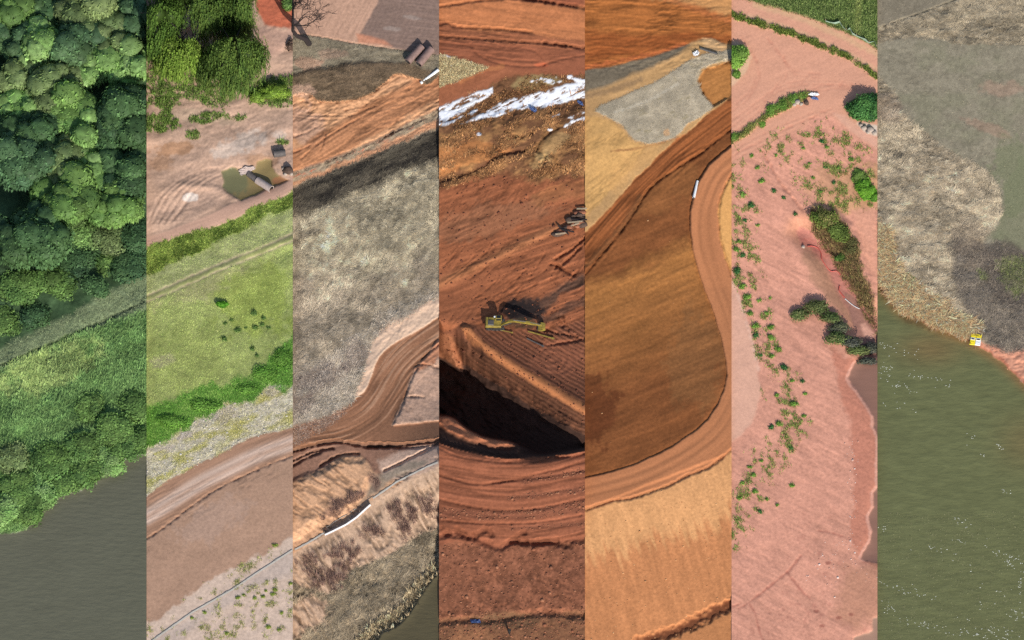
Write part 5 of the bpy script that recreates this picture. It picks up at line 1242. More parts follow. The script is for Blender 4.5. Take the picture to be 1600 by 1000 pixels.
BK = [(8, 800, 22, 'bright', 'light green bush overhanging the river at the left edge'), (44, 796, 24, 'mid', 'mid green bush at the foot of the bank near the left edge'), (30, 762, 24, 'mid', 'green bush above the two riverside bushes at the left'),
      (72, 772, 20, 'bright', 'bright bush hanging over the bend of the bank'), (100, 752, 22, 'mid', 'rounded bush on the river edge left of the bank middle'), (136, 742, 20, 'mid', 'leafy bush on the river edge right of the bank middle'),
      (168, 722, 20, 'bright', 'light bush on the river edge toward the right'), (200, 700, 20, 'mid', 'last leafy bush on the river edge beside the road strip'), (222, 690, 20, 'mid', 'leafy bush at the right end of the river bank'),
      (80, 720, 24, 'mid', 'low bush in the hollow above the river bend'), (130, 700, 22, 'mid', 'bush in the middle of the lower bank'), (180, 670, 24, 'mid', 'low leafy bush on the right of the lower bank'),
      (20, 715, 22, 'olive', 'olive bush low on the left side of the bank'), (215, 640, 24, 'mid', 'mid green bush at the right of the bank slope'), (140, 640, 20, 'mid', 'small bush in the centre of the bank slope'),
      (170, 372, 24, 'olive', 'olive scrub bush on the slope below the wood'), (214, 368, 26, 'dark', 'dark bush at the right end under the wood'), (126, 408, 24, 'dark', 'dark bush below the scrubby slope'),
      (205, 415, 24, 'dark', 'dark low bush above the pale verge at the right'), (165, 412, 18, 'mid', 'small mid green bush above the pale verge'), (86, 440, 24, 'mid', 'mid green bush right of the shaggy tree foot'),
      (30, 452, 26, 'mid', 'mid green bush under the shaggy dark tree'), (54, 492, 20, 'dark', 'dark little bush on the edge of the pale verge'), (12, 500, 20, 'mid', 'small bush at the left end of the pale verge'),
      (130, 368, 24, 'bright', 'light scrub bush beside the shaggy tree'), (150, 445, 16, 'dark', 'low dark bush on the upper edge of the verge'), (95, 350, 22, 'mid', 'mid green bush just right of the shaggy tree crown')]
for i, (u, v, r_, pal, lab) in enumerate(BK):
    shrub(s1, u, v, r_ * 1.25, pal, lab, 'bush', 'bushes on the river bank and wood edge', .26, .32, 16, 9, name='bush', gain=1.7, core=.8, tufty=2.0)

def weed(s, u, v, r_, pal, lab, group, leaf=.17, dens=26):
    r = np.random.default_rng(int(u * 7 + v * 13)); R = r_ * PX
    h = s.hgt(u, v); base = P3(u, v, h)
    lb = [(0, 0, R * .1, R * .7, R * .55, R * .3, 1.0)] + [(np.clip(r.normal(0, R * .3), -R * .36, R * .36), np.clip(r.normal(0, R * .25), -R * .3, R * .3), R * r.uniform(.05, .2), R * r.uniform(.25, .5), R * r.uniform(.2, .42), R * r.uniform(.18, .34), r.uniform(.75, 1.25)) for _ in range(6)]
    o = foliage('weed_clump', lb, pal, leaf, dens, 'leaf', None, (XL[s.k][0] - base.x, XL[s.k][1] - base.x), seed=int(u + v), core=.6, coredark=.8, tufty=3, gain=1.35)
    o.location = base
    return tag(o, lab, 'weed', group)
ORD = ('topmost second third fourth fifth sixth seventh eighth ninth tenth eleventh twelfth thirteenth fourteenth fifteenth sixteenth seventeenth eighteenth nineteenth twentieth '
       + ' '.join('twenty-' + q for q in 'first second third fourth fifth sixth seventh eighth ninth'.split()) + ' thirtieth ' + ' '.join('thirty-' + q for q in 'first second third fourth fifth sixth seventh eighth ninth'.split())).split()

def willow(s, u, v, r_, H, pal, lab, seed, ns=900):
    ns = int(ns * 2.1)
    r = np.random.default_rng(seed); R = r_ * PX
    g = s.hgt(u, min(v + 40, 150)); c = P3(u, v, g + H * .62); base = Vector((c.x, c.y, g))
    t = empty('willow_tree', base, lab, 'tree', 'weeping willows beside the sandy flat')
    mb = MB(); mb.tube([(0, 0, -.3), (.1, -.05, H * .3), (0, 0, H * .6)], [.38, .3, .16], 8)
    for k in range(6):
        a = k * 1.05 + r.uniform(-.3, .3); mb.tube([(0, 0, H * .35), (math.cos(a) * R * .4, math.sin(a) * R * .4, H * .75), (math.cos(a) * R * .75, math.sin(a) * R * .75, H * .72)], [.16, .1, .04], 5)
    mb.build('trunk', M['bark'], t)
    palv = np.array([lin(q) for q in pal]) * 1.1; V = []; T = []
    lumps = [(r.uniform(0, 6.28), r.uniform(.25, .9), r.uniform(.75, 1.05)) for _ in range(9)]
    for k in range(ns):
        a0, k0, hh = lumps[k % 9]
        a = a0 + r.normal(0, .27); rr = min(1.05, abs(k0 + r.normal(0, .16)))
        x, y = math.cos(a) * rr * R, math.sin(a) * rr * R
        z = H * (hh - .30 * rr * rr) + r.normal(0, .25)
        L = r.uniform(.3, .8) * z * (0.5 + .45 * rr); n = max(4, int(L / .42))
        sh = r.dirichlet(np.ones(len(palv)) * .7) @ palv * math.exp(r.normal(0, .18)) * (0.8 + .35 * hh)
        out = np.array([math.cos(a), math.sin(a), 0]); side = np.array([-out[1], out[0], 0])
        for j in range(n):
            f = j / n; p = np.array([x, y, z]) + out * (math.sin(min(1, f * 2) * 1.57) * .45) + np.array([r.normal(0, .09), r.normal(0, .09), -L * f])
            w = r.uniform(.05, .11); ll = r.uniform(.6, 1.2)
            sd = side * math.cos(r.normal(0, .6)) + out * r.normal(0, .5)
            V += [p - sd * w, p + sd * w, p + np.array([0, 0, -ll]) + out * r.normal(.08, .12)]
            T += [sh] * 3
    # dense inside of the crown, its shade painted as darker leaf colour
    n0 = len(V); V = np.array(V); T = np.array(T); F = [np.arange(n0).reshape(-1, 3)]
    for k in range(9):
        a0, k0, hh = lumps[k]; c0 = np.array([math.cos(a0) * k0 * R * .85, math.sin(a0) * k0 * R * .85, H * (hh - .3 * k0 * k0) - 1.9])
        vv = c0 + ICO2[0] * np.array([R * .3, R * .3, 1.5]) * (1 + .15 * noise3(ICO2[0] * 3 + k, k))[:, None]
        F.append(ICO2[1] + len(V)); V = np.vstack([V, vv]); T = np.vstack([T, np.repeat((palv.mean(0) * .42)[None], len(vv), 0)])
    V[:, 0] = np.clip(V[:, 0], XL[s.k][0] - base.x + .01, XL[s.k][1] - base.x - .01)
    mesh_np('crown', V, np.vstack(F), M['leaf'], T, t)
WP = [(88, 112, 50), (70, 96, 44), (112, 132, 62), (56, 82, 42)]
willow(s2, 372, 8, 34, 12.0, WP, 'willow at the back beside the bare orange soil', 11, 800)
willow(s2, 318, 8, 44, 13, WP, 'broad willow at the back between the corner and the orange soil', 12, 900)
willow(s2, 252, 30, 44, 13, [(84, 112, 48), (70, 98, 42), (100, 126, 56)], 'dark willow at the left end of the willow group', 13, 900)
willow(s2, 278, 74, 38, 10, [(112, 140, 56), (96, 126, 48), (130, 150, 70)], 'brighter front willow on the left of the group', 14, 800)
willow(s2, 364, 80, 50, 13, WP, 'wide drooping willow in front with dark hollows', 15, 1300)

GB = [(112, 138, 50), (92, 122, 42), (130, 150, 66)]
shrub(s2, 430, 145, 24, GB, 'low green bush at the right end below the willows', 'bush', None, .5, .2, 30, 8, rv=14)
shrub(s2, 402, 150, 15, GB, 'smaller green bush beside the low bush under the willows', 'bush', None, .5, .2, 30, 6)
shrub(s2, 452, 8, 14, 'mid', 'green bush in the corner of the orange soil', 'bush', None, .8, .2, 34, 6)
shrub(s2, 348, 477, 10, [(90, 146, 40), (76, 128, 36)], 'single bright green shrub in the middle of the meadow', 'shrub', None, .6, .16, 60, 5, rv=7)
for i, (u, v, r_) in enumerate(sorted(((398, 490, 8), (410, 508, 6), (398, 512, 7), (372, 516, 8), (352, 506, 5), (412, 498, 6), (350, 530, 7), (420, 512, 5), (394, 545, 7), (402, 556, 5), (362, 500, 5), (384, 512, 4)), key=lambda q: q[1])):
    weed(s2, u, v, r_ * .95, [(88, 116, 58), (100, 126, 62), (78, 104, 54)], '%s dark green weed clump from the top in the middle of the meadow' % ORD[i], 'dark weed clumps in the meadow')
shrub(s2, 440, 560, 18, [(100, 142, 56), (88, 130, 50), (116, 152, 68)], 'vivid green bush at the right end of the thick green band', 'bush', None, .2, .2, 30, 8, core=.5, tufty=3)
shrub(s2, 415, 582, 20, [(100, 142, 56), (88, 130, 50), (116, 152, 68)], 'vivid green bush left of the end of the green band', 'bush', None, .16, .2, 30, 9, rv=11, core=.5, tufty=3)
shrub(s2, 388, 606, 16, [(100, 142, 56), (88, 130, 50), (116, 152, 68)], 'low green bush beside the grey earth mound', 'bush', None, .16, .2, 30, 8, rv=9, core=.5, tufty=3)
shrub(s2, 318, 632, 24, [(100, 142, 56), (88, 130, 50), (116, 152, 68)], 'wide green bush in the middle of the thick green band', 'bush', None, .16, .2, 30, 9, rv=11, core=.5, tufty=3)
shrub(s2, 270, 660, 24, [(100, 142, 56), (88, 130, 50), (116, 152, 68)], 'wide green bush toward the left of the green band', 'bush', None, .16, .2, 30, 9, rv=11, core=.5, tufty=3)
for i, (u, v, r_) in enumerate(sorted(((430, 853, 6), (372, 934, 6), (380, 930, 4), (398, 935, 5), (411, 933, 5), (416, 923, 4), (430, 922, 6), (426, 928, 5), (320, 957, 5), (300, 966, 5), (420, 980, 6), (436, 984, 5), (440, 958, 5), (455, 912, 5), (354, 990, 5)), key=lambda q: q[1])):
    weed(s2, u, v, r_, [(136, 150, 66), (112, 132, 54)], '%s small yellow green weed from the top on the pale sand bank' % ORD[i], 'weeds on the sand bank', .12, 50)

# bare trees
def bare_tree(s, u, v, H, lab, seed, spread=1.0, name='bare_tree', mat='bark', lean=(0, 0)):
    r = random.Random(seed); b = s.at(u, v); t = empty(name, b, lab, 'tree')
    tr = MB(); br = MB(); tw = MB()
    xl = (XL[s.k][0] - b.x + .02, XL[s.k][1] - b.x - .02)
    def grow(p, d, L, rad, lev):
        pts = [p]; rr = [rad]; q = p.copy(); dd = d.copy()
        for k in range(3):
            dd = (dd + Vector((r.gauss(0, .16), r.gauss(0, .16), r.gauss(.05, .1)))).normalized()
            q = q + dd * L / 3; q.x = min(max(q.x, xl[0]), xl[1]); pts.append(q.copy()); rr.append(rad * (1 - .16 * (k + 1)))
        (tr if lev == 0 else br if lev < 3 else tw).tube(pts, rr, 7 if lev == 0 else 5 if lev < 3 else 3, cap=False)
        if lev >= 5: return
        n = 4 if lev == 0 else r.choice((3, 4)) if lev < 4 else 3
        for k in range(n):
            a = r.uniform(0, 6.28) + k * 2.1; tilt = r.uniform(.35, .95) * spread
            o = dd.orthogonal().normalized(); o2 = dd.cross(o)
            nd = (dd * math.cos(tilt) + (o * math.cos(a) + o2 * math.sin(a)) * math.sin(tilt)); nd.z += .08; nd.normalize()
            st = pts[-1] if (k < 2 or lev == 0) else pts[2]
            grow(st.copy(), nd, L * r.uniform(.55, .82), max(.045, rad * r.uniform(.42, .62)), lev + 1)
    grow(Vector((0, 0, -.2)), Vector((lean[0], lean[1], 1)).normalized(), H * .36, .5, 0)
    tr.build('trunk', M[mat], t); br.build('branches', M[mat], t); tw.build('twigs', M[mat], t)
bare_tree(s3, 483, 68, 21, 'bare dark tree standing on the verge before the pink field', 5, 1.0, lean=(-.05, .0))
shrub(s2, 454, 72, 11, [(80, 62, 54), (104, 84, 72)], 'dead brown bush at the edge below the orange soil', 'bush', None, .8, .22, 20, 5, name='dead_bush', mat='dry')

# strip 6 shrubs
SB = [(110, 146, 58), (88, 126, 48), (126, 156, 74)]; SD = [(62, 106, 56), (52, 92, 50), (76, 116, 58)]
shrub(s6, 1150, 92, 22, SB, 'round bright green bush cut off at the left of the pink junction', 'bush', None, .55, .24, 30, 8)
shrub(s6, 1152, 118, 8, SB, 'small tuft bush just below the round bush at the junction', 'bush', None, .6, .18, 40, 4)
shrub(s6, 1358, 172, 30, SD, 'big dark green bush at the right edge beside the junction', 'bush', None, .5, .26, 30, 9)
shrub(s6, 1336, 168, 14, SD, 'smaller dark bush joined to the big bush at the junction', 'bush', None, .45, .22, 34, 6)
for u, v, r_, lab in ((1188, 192, 8, 'little bush at the middle of the road berm'), (1150, 213, 8, 'little bush at the lower end of the road berm'), (1205, 172, 10, 'leafy bush on the berm above the middle'), (1222, 163, 10, 'leafy bush on the berm left of its tip'), (1240, 154, 9, 'leafy bush on the berm next to the litter'), (1255, 149, 6, 'small bush at the tip of the berm by the litter')):
    shrub(s6, u, v, r_, SB, lab, 'bush', 'bushes on the road berm', .22, .17, 34, 6, core=.6, tufty=2.5)
shrub(s6, 1352, 297, 18, [(110, 156, 50), (92, 138, 44)], 'bright green shrub at the right edge of the pink slope', 'bush', None, .35, .22, 36, 8)
shrub(s6, 1342, 276, 13, [(122, 146, 70), (100, 126, 58)], 'paler shrub above the bright one on the pink slope', 'bush', None, .3, .2, 36, 6)
shrub(s6, 1365, 308, 12, [(96, 142, 46), (80, 124, 42)], 'shrub at the very edge below the bright slope shrub', 'bush', None, .35, .2, 36, 6)
SW = ((1190, 284, 7), (1209, 298, 6), (1160, 305, 8), (1173, 321, 8), (1224, 309, 5), (1184, 262, 5), (1213, 243, 4), (1255, 232, 4), (1265, 255, 4), (1284, 222, 6), (1292, 230, 5), (1174, 244, 5), (1242, 334, 5), (1152, 424, 10), (1150, 390, 7), (1156, 378, 6), (1161, 400, 6), (1164, 345, 5), (1184, 352, 4), (1160, 448, 8), (1168, 465, 9), (1172, 490, 7), (1180, 510, 9), (1182, 525, 7), (1187, 470, 5), (1204, 466, 4), (1198, 490, 6), (1204, 512, 8), (1204, 528, 8), (1207, 556, 7), (1216, 546, 7), (1224, 574, 9), (1188, 556, 5), (1238, 595, 5), (1214, 618, 5), (1240, 632, 9), (1217, 662, 8), (1254, 596, 5), (1258, 616, 5), (1256, 650, 5), (1206, 668, 7), (1236, 700, 5), (1237, 759, 6), (1188, 800, 6), (1178, 742, 6), (1180, 768, 6), (1160, 755, 6), (1156, 778, 6), (1198, 780, 5), (1172, 730, 5), (1190, 720, 5), (1214, 790, 4), (1330, 250, 6), (1310, 262, 5), (1302, 286, 5), (1290, 262, 4), (1270, 278, 5), (1282, 300, 5))
SWB = [q for q in SW if q[1] < 340]; SWC = [q for q in SW if 340 <= q[1] < 700]; SWD = [q for q in SW if q[1] >= 700]
for lst, ph in ((SWB, 'on the upper pink slope'), (SWC, 'in the belt beside the pale track'), (SWD, 'on the lowest pink slope')):
    for i, (u, v, r_) in enumerate(sorted(lst, key=lambda q: q[1])):
        weed(s6, u, v, r_ * 1.05, SD if (int(u) % 3 == 0) else SB, '%s green weed from the top %s' % (ORD[i], ph), 'weed clumps dotted on the pink slope')
shrub(s6, 1288, 342, 20, [(112, 136, 58), (92, 116, 48), (128, 122, 72)], 'green bush at the head of the washed channel', 'bush', None, .3, .22, 34, 8, rv=14, core=.55, tufty=3.0, gain=1.35)
shrub(s6, 1312, 362, 18, [(116, 134, 64), (96, 112, 54)], 'olive bush on the right bank of the channel', 'bush', None, .3, .22, 34, 7, core=.55, tufty=3.0, gain=1.35)
shrub(s6, 1313, 403, 9, [(84, 112, 48), (70, 96, 44)], 'small dark bush hanging into the channel', 'bush', None, .7, .18, 44, 5)
shrub(s6, 1328, 384, 14, [(116, 112, 66), (98, 96, 58)], 'faded bush halfway down the right channel bank', 'bush', None, .28, .2, 34, 6, core=.55, tufty=3.0, gain=1.35)
SG = [(92, 112, 58), (74, 92, 52), (112, 116, 72)]; SK = [(76, 84, 70), (84, 84, 80), (96, 100, 72)]
for u, v, rv_, r_, pal, lab in ((1252, 494, 10, 15, SG, 'leftmost shrub of the thicket crossing the channel mouth'), (1276, 482, 13, 20, SG, 'large green shrub in the channel thicket'), (1296, 498, 10, 17, SG, 'middle shrub of the channel thicket'), (1312, 514, 9, 16, SK, 'dull shrub right of the middle of the channel thicket'), (1306, 530, 10, 18, SG, 'lower shrub of the thicket beside the pink slope'), (1330, 536, 9, 18, SK, 'dark bluish shrub toward the river end of the thicket'), (1340, 551, 9, 18, SG, 'green shrub at the water end of the thicket'), (1360, 545, 9, 15, SK, 'dark shrub at the edge where the thicket meets the water'), (1356, 566, 8, 14, SK, 'last dark shrub dipping into the brown water')):
    shrub(s6, u, v, r_, pal, lab, 'shrub', 'thicket across the channel mouth', .35, .22, 30, 9, rv=rv_, lift=.2, gain=1.35, core=.55, tufty=3.0)

# ================================================================== built and dropped things
def local(o, p): return Vector(p) - o.location
def pipe(name, s, a, b, rad, mat, lab, cat, group=None, ribs=0, dz=0.0, wall=.82, inner='dark'):
    p, q = s.at(*a, rad * .85 + dz), s.at(*b, rad * .85 + dz)
    t = empty(name, p - Vector((0, 0, rad)), lab, cat, group)
    A, B = local(t, p), local(t, q); n = max(2, ribs * 2 + 1)
    pts = [A.lerp(B, k / (n - 1)) for k in range(n)]
    rr = [rad * (1.0 if (k % 2 == 0 or not ribs) else .93) for k in range(n)]
    MB().tube(pts, rr, 20, cap=False).build('shell', M[mat], t, True)
    MB().tube([A, B], rad * wall, 16, cap=False).build('bore', M[inner], t, True)
    d = (B - A).normalized(); o = d.orthogonal().normalized(); o2 = d.cross(o)
    for c, e in ((A, 1), (B, 1)):
        m = MB(); n_ = 20; vs = []
        for k in range(n_):
            w = o * math.cos(6.2832 * k / n_) + o2 * math.sin(6.2832 * k / n_)
            vs += [c + w * rad, c + w * rad * wall]
        m.add(vs, [(2 * k, 2 * ((k + 1) % n_), 2 * ((k + 1) % n_) + 1, 2 * k + 1) for k in range(n_)]).build('rim', M[mat], t)
    return t
pipe('culvert_pipe', s3, (637, 99), (659, 75), .62, 'rust', 'brown corrugated culvert pipe lying left of its twin', 'pipe', 'two culvert pipes on the verge', 9)
pipe('culvert_pipe', s3, (654, 103), (674, 79), .66, 'rust', 'brown corrugated culvert pipe lying right of its twin', 'pipe', 'two culvert pipes on the verge', 9)
pipe('white_pipe', s3, (657, 131), (685, 110), .24, 'white', 'thin white pipe slanting along the haul road edge', 'pipe')
pipe('white_pipe', s5, (1084, 310), (1090, 284), .22, 'white', 'short white pipe on the inside edge of the curving orange road', 'pipe')
pipe('steel_pipe', s5, (1094, 76), (1121, 85), .17, 'steel', 'thin grey pipe lying behind the white sheet on the bench', 'pipe')
t = pipe('concrete_pipe', s2, (402, 283), (424, 297), .58, 'concrete', 'pale concrete pipe running from the pool under the road', 'pipe', None, 0, -.2)
t = pipe('plastic_pipe', s2, (388, 272), (402, 283), .5, 'darkpipe', 'dark muddy ribbed pipe lying in the pool before the concrete one', 'pipe', None, 6, -.25)
t = pipe('steel_drum', s2, (428, 243), (446, 241), .6, 'darkpipe', 'dark open ended drum lying on the sand above the pool', 'drum', None, 3)

def sheet(name, s, pts, mat, lab, cat, amp=.12, up=.12, seed=1):
    """a crumpled sheet draped on the ground, with thickness"""
    n = 14; us = [p[0] for p in pts]; vs = [p[1] for p in pts]
    u0, u1, v0, v1 = min(us), max(us), min(vs), max(vs)
    def inside(u, v):
        c = False; j = len(pts) - 1
        for i in range(len(pts)):
            if (pts[i][1] > v) != (pts[j][1] > v) and u < (pts[j][0] - pts[i][0]) * (v - pts[i][1]) / (pts[j][1] - pts[i][1]) + pts[i][0]: c = not c
            j = i
        return c
    r = random.Random(seed); V = []; F = []; idx = {}
    c = s.at((u0 + u1) / 2, (v0 + v1) / 2)
    for i in range(n + 1):
        for j in range(n + 1):
            u = u0 + (u1 - u0) * i / n; v = v0 + (v1 - v0) * j / n
            p = s.at(u, v, up + r.uniform(0, amp)) - c
            idx[i, j] = len(V); V.append(p); V.append(p - Vector((0, 0, .06)))
    for i in range(n):
        for j in range(n):
            if inside(u0 + (u1 - u0) * (i + .5) / n, v0 + (v1 - v0) * (j + .5) / n):
                a, b, c_, d = idx[i, j], idx[i, j + 1], idx[i + 1, j + 1], idx[i + 1, j]
                F += [(a, b, c_, d), (d + 1, c_ + 1, b + 1, a + 1)]
                for (e, f) in ((a, b), (b, c_), (c_, d), (d, a)): F.append((e + 1, f + 1, f, e))
    me = bpy.data.meshes.new(name); me.from_pydata([tuple(q) for q in V], [], F); me.materials.append(M[mat])
    o = bpy.data.objects.new(name, me); COL.objects.link(o); o.location = c
    return tag(o, lab, cat)
sheet('white_slab', s2, [(373, 268), (384, 262), (397, 262), (399, 266), (386, 273), (376, 276)], 'concrete', 'whitish broken slab lying in the pool beside the dark pipe', 'slab', .1, .35)
sheet('plastic_sheet', s5, [(1082, 84), (1086, 82), (1090, 80), (1093, 84), (1091, 87), (1087, 89), (1084, 88)], 'whitesheet', 'small crumpled white sheet on the bench above the straw mat', 'sheet', .25, .2)
sheet('blue_tarp_or_shadow', s4, [(827, 168), (834, 169), (839, 174), (835, 177), (829, 173)], 'blue', 'blue tarp scrap at the lower edge of the long snow patch', 'tarp', .2, .2)
sheet('blue_tarp_or_shadow', s4, [(903, 158), (909, 160), (912, 166), (907, 165), (902, 161)], 'blue', 'bluish shadow at the right end of the snow, built as a sheet', 'tarp', .2, .2)  # bluish shadow modelled as a solid blue sheet
sheet('blue_sheet', s4, [(735, 969), (750, 969), (751, 974), (736, 974)], 'blue', 'blue plastic sheet lying on the rubble shelf', 'sheet', .12, .15)
sheet('white_board', s6, [(1263, 149), (1268, 146), (1279, 147), (1280, 150), (1270, 151)], 'whitesheet', 'whitish board on the litter heap at the junction', 'board', .12, .25)
sheet('blue_sheet', s6, [(1267, 154), (1272, 151), (1278, 154), (1279, 157), (1270, 156)], 'blue', 'blue sheet on the litter heap at the pink junction', 'sheet', .12, .12)
sheet('black_board', s6, [(1262, 151), (1269, 150), (1269, 152), (1263, 152)], 'dark', 'black scrap under the whitish board at the junction', 'scrap', .05, .12)
rock('brown_stump', s6.at(1260, 162, .2), .42, 'brownrock', 'small dark stump below the litter heap', 'stump', 3, (1, .8, 1.1))
for k, (u, v, r_) in enumerate(((1246, 160, .45), (1241, 164, .35), (1252, 163, .3))):
    rock('rock', s6.at(u, v, .1), r_, 'rock', ('pale boulder below the berm tip', 'grey boulder left of the berm tip', 'smaller pale rock between the boulders and the stump')[k], 'rock', 20 + k)
for k, (u, v, r_) in enumerate(((1350, 200, .5), (1360, 203, .6), (1366, 208, .45), (1356, 207, .35), (1345, 196, .35))):
    rock('rock', s6.at(u, v, .1), r_, 'rock', ('%s pale rock from the left in the pile below the big dark bush' % ('second', 'fourth', 'last', 'third', 'first')[k]), 'rock', 40 + k, group='rocks below the dark bush')
rock('rubble_heap', s2.at(450, 267, .2), .85, 'brownrock', 'dark clump of rubble at the roadside beside the pool', 'rubble', 9, (1, .8, .7))
for k, (u, v, r_) in enumerate(((443, 264, .3), (446, 272, .3), (455, 272, .35))):
    rock('rock', s2.at(u, v, .1), r_, 'rock', ('grey stone left of the dark rubble clump', 'grey stone below the dark rubble clump', 'grey stone right of the dark rubble clump')[k], 'rock', 60 + k, group='stones round the rubble clump')

# debris heap on the red slope
t = empty('debris_heap', s4.at(898, 350), 'dark heap of broken rubble and timbers on the red slope', 'debris')
r = random.Random(4)
for k in range(34):
    f = r.random(); u = 870 + f * 42 + r.uniform(-3, 3); v = 366 - f * 32 + r.uniform(-6, 14) * (.4 + f * .8)
    u = min(max(u, 866), 909); p = local(t, s4.at(u, v, r.uniform(0, .5)))
    if k % 4:
        rock('rubble', p, r.uniform(.3, .85), 'brownrock' if k % 3 else 'redrock', None, None, 100 + k, (r.uniform(.7, 1.3), r.uniform(.6, 1), r.uniform(.5, .9)), parent=t)
    else:
        o = MB().box((0, 0, 0), (r.uniform(1.4, 2.6), .2, .16), Matrix.Rotation(r.uniform(-1.2, .3), 3, 'Z') @ Matrix.Rotation(r.uniform(-.3, .3), 3, 'Y')).build('timber', M['wood'] if k % 8 else M['bark'], t); o.location = p + Vector((0, 0, .5))

# silt fences
def fence(s, pts, h, mat, lab, step=2.2, post='wood', sag=.05, base=None, seed=2):
    r = random.Random(seed); P = []
    for (a, b) in zip(pts[:-1], pts[1:]):
        L = math.hypot(b[0] - a[0], b[1] - a[1]) * PX; n = max(1, int(L / .6))
        P += [(a[0] + (b[0] - a[0]) * k / n, a[1] + (b[1] - a[1]) * k / n) for k in range(n)]
    P.append(pts[-1]); W = [s.at(*p) for p in P]
    t = empty('silt_fence', W[0], lab, 'fence')
    m = MB(); vs = []; fs = []
    for k, w in enumerate(W):
        w = local(t, w); d = (W[min(k + 1, len(W) - 1)] - W[max(k - 1, 0)]).normalized(); nrm = Vector((-d.y, d.x, 0)) * .02
        top = h * (1 - sag * (1 + math.sin(k * 1.7)) * r.uniform(.5, 1.5)); lean = Vector((r.gauss(0, .05), r.gauss(0, .05), 0))
        vs += [w - nrm - Vector((0, 0, .05)), w + nrm - Vector((0, 0, .05)), w + nrm + lean + Vector((0, 0, top)), w - nrm + lean + Vector((0, 0, top))]
        if k:
            a, b = 4 * (k - 1), 4 * k
            fs += [(a, b, b + 3, a + 3), (b + 1, a + 1, a + 2, b + 2), (a + 3, b + 3, b + 2, a + 2)]
    m.add(vs, fs).build('fabric', M[mat], t)
    if base:
        m = MB()
        for a, b in zip(W[:-1], W[1:]):
            a, b = local(t, a), local(t, b); d = (b - a).normalized(); nn = Vector((d.y, -d.x, 0))
            m.add([a + nn * .03 + Vector((0, 0, .02)), b + nn * .03 + Vector((0, 0, .02)), b + nn * .28 + Vector((0, 0, .06)), a + nn * .28 + Vector((0, 0, .06)), a + nn * .03 + Vector((0, 0, .14)), b + nn * .03 + Vector((0, 0, .14))], [(0, 3, 2, 1), (3, 4, 5, 2)])
        m.build('skirt', M[base], t)
    acc = 0; last = W[0]
    for k, w in enumerate(W):
        acc += (w - last).length; last = w
        if k == 0 or acc > step:
            acc = 0; q = local(t, w)
            MB().box((q.x, q.y + .05, q.z + h * .55), (.06, .06, h * 1.25)).build('post', M[post], t)
    return t
fence(s2, [(234, 1003), (262, 983), (300, 956), (332, 938), (365, 919), (400, 895), (430, 876), (456, 859)], .12, 'fabric', 'long grey silt fence running along the pale sand bank', 2.4, base='fabric')
fence(s3, [(460, 858), (480, 848), (506, 832)], .12, 'fabric', 'low grey silt fence left of the black section', 2.4, base='fabric')
fence(s3, [(507, 835), (520, 829), (540, 819), (556, 808), (568, 797), (578, 788)], .7, 'black', 'sagging black silt fence with a white skirt on the tan bank', 2.0, base='whitesheet')
fence(s3, [(582, 778), (600, 766), (620, 752), (640, 742), (668, 728), (684, 722)], .12, 'fabric', 'low grey silt fence right of the black section', 2.4, base='fabric')
fence(s3, [(510, 824), (535, 808), (560, 793), (584, 774)], .1, 'fabric', 'faint low fence line just above the black fence', 2.4)
fence(s6, [(1290, 34), (1304, 38), (1312, 36), (1316, 42), (1322, 48), (1328, 46), (1332, 54), (1345, 60), (1358, 68), (1366, 64), (1370, 74)], .7, 'pale', 'ragged pale green silt fence along the field edge', 1.6, sag=.3)

# red hose in the channel, white ribbon
def hose(name, s, pts, rad, mat, lab, cat):
    W = [s.at(u, v, rad + .05) for u, v in pts]; P = []
    for k in range(len(W) - 1):
        p0, p1, p2, p3 = W[max(k - 1, 0)], W[k], W[k + 1], W[min(k + 2, len(W) - 1)]
        for j in range(6):
            f = j / 6; P.append(.5 * ((2 * p1) + (p2 - p0) * f + (2 * p0 - 5 * p1 + 4 * p2 - p3) * f * f + (3 * p1 - p0 - 3 * p2 + p3) * f ** 3))
    P.append(W[-1]); m = MB().tube([q - W[0] for q in P], rad, 6); o = m.build(name, M[mat], None, True); o.location = W[0]
    return tag(o, lab, cat)
hose('red_hose', s6, [(1262, 385), (1270, 385), (1278, 388), (1283, 396), (1284, 405), (1290, 415), (1298, 424), (1308, 424), (1313, 430)], .06, 'red', 'thin red hose looping down the upper washed channel', 'hose')
hose('red_hose', s6, [(1312, 447), (1311, 454), (1315, 460), (1320, 466)], .07, 'red', 'short red hose end lower in the channel', 'hose')
hose('white_hose', s6, [(1320, 467), (1327, 473), (1335, 479), (1343, 483)], .06, 'white', 'thin white hose continuing from the short red one', 'hose')
rock('rock', s6.at(1255, 386, .1), .3, 'rock', 'pale stone at the upper end of the red hose', 'rock', 77)

# excavator
eo = s4.at(774, 509)
ex = empty('excavator', eo, 'yellow excavator with its boom stretched out over the dark spoil', 'excavator', None, rz=-.03); ex.scale = (.92, .86, .86)
for sy in (-.85, .85):
    tr = MB().prism([(-1.35, .0), (1.35, .0), (1.65, .3), (1.55, .62), (-1.55, .62), (-1.65, .3)], sy - .26, sy + .26).build('track', M['dark'], ex)
    for k in range(12):
        MB().box((-1.4 + k * .255, sy, .635), (.16, .56, .05)).build('track_plate', M['steel'], tr)
    for k in range(4):
        MB().tube([(-1.1 + k * .73, sy - .29, .3), (-1.1 + k * .73, sy + .29, .3)], .2, 10).build('roller', M['steel'], tr)
MB().box((0, 0, .5), (1.7, 1.3, .4)).build('undercarriage', M['dark'], ex)
MB().tube([(0, 0, .62), (0, 0, .85)], .6, 14).build('slew_ring', M['steel'], ex)
hs = MB().box((-.25, 0, 1.2), (2.5, 1.9, .66), bev=.08).build('house', M['yellow'], ex)
MB().box((-.75, -.25, 1.6), (1.0, 1.0, .16), bev=.04).build('engine_cover', M['steel'], hs)
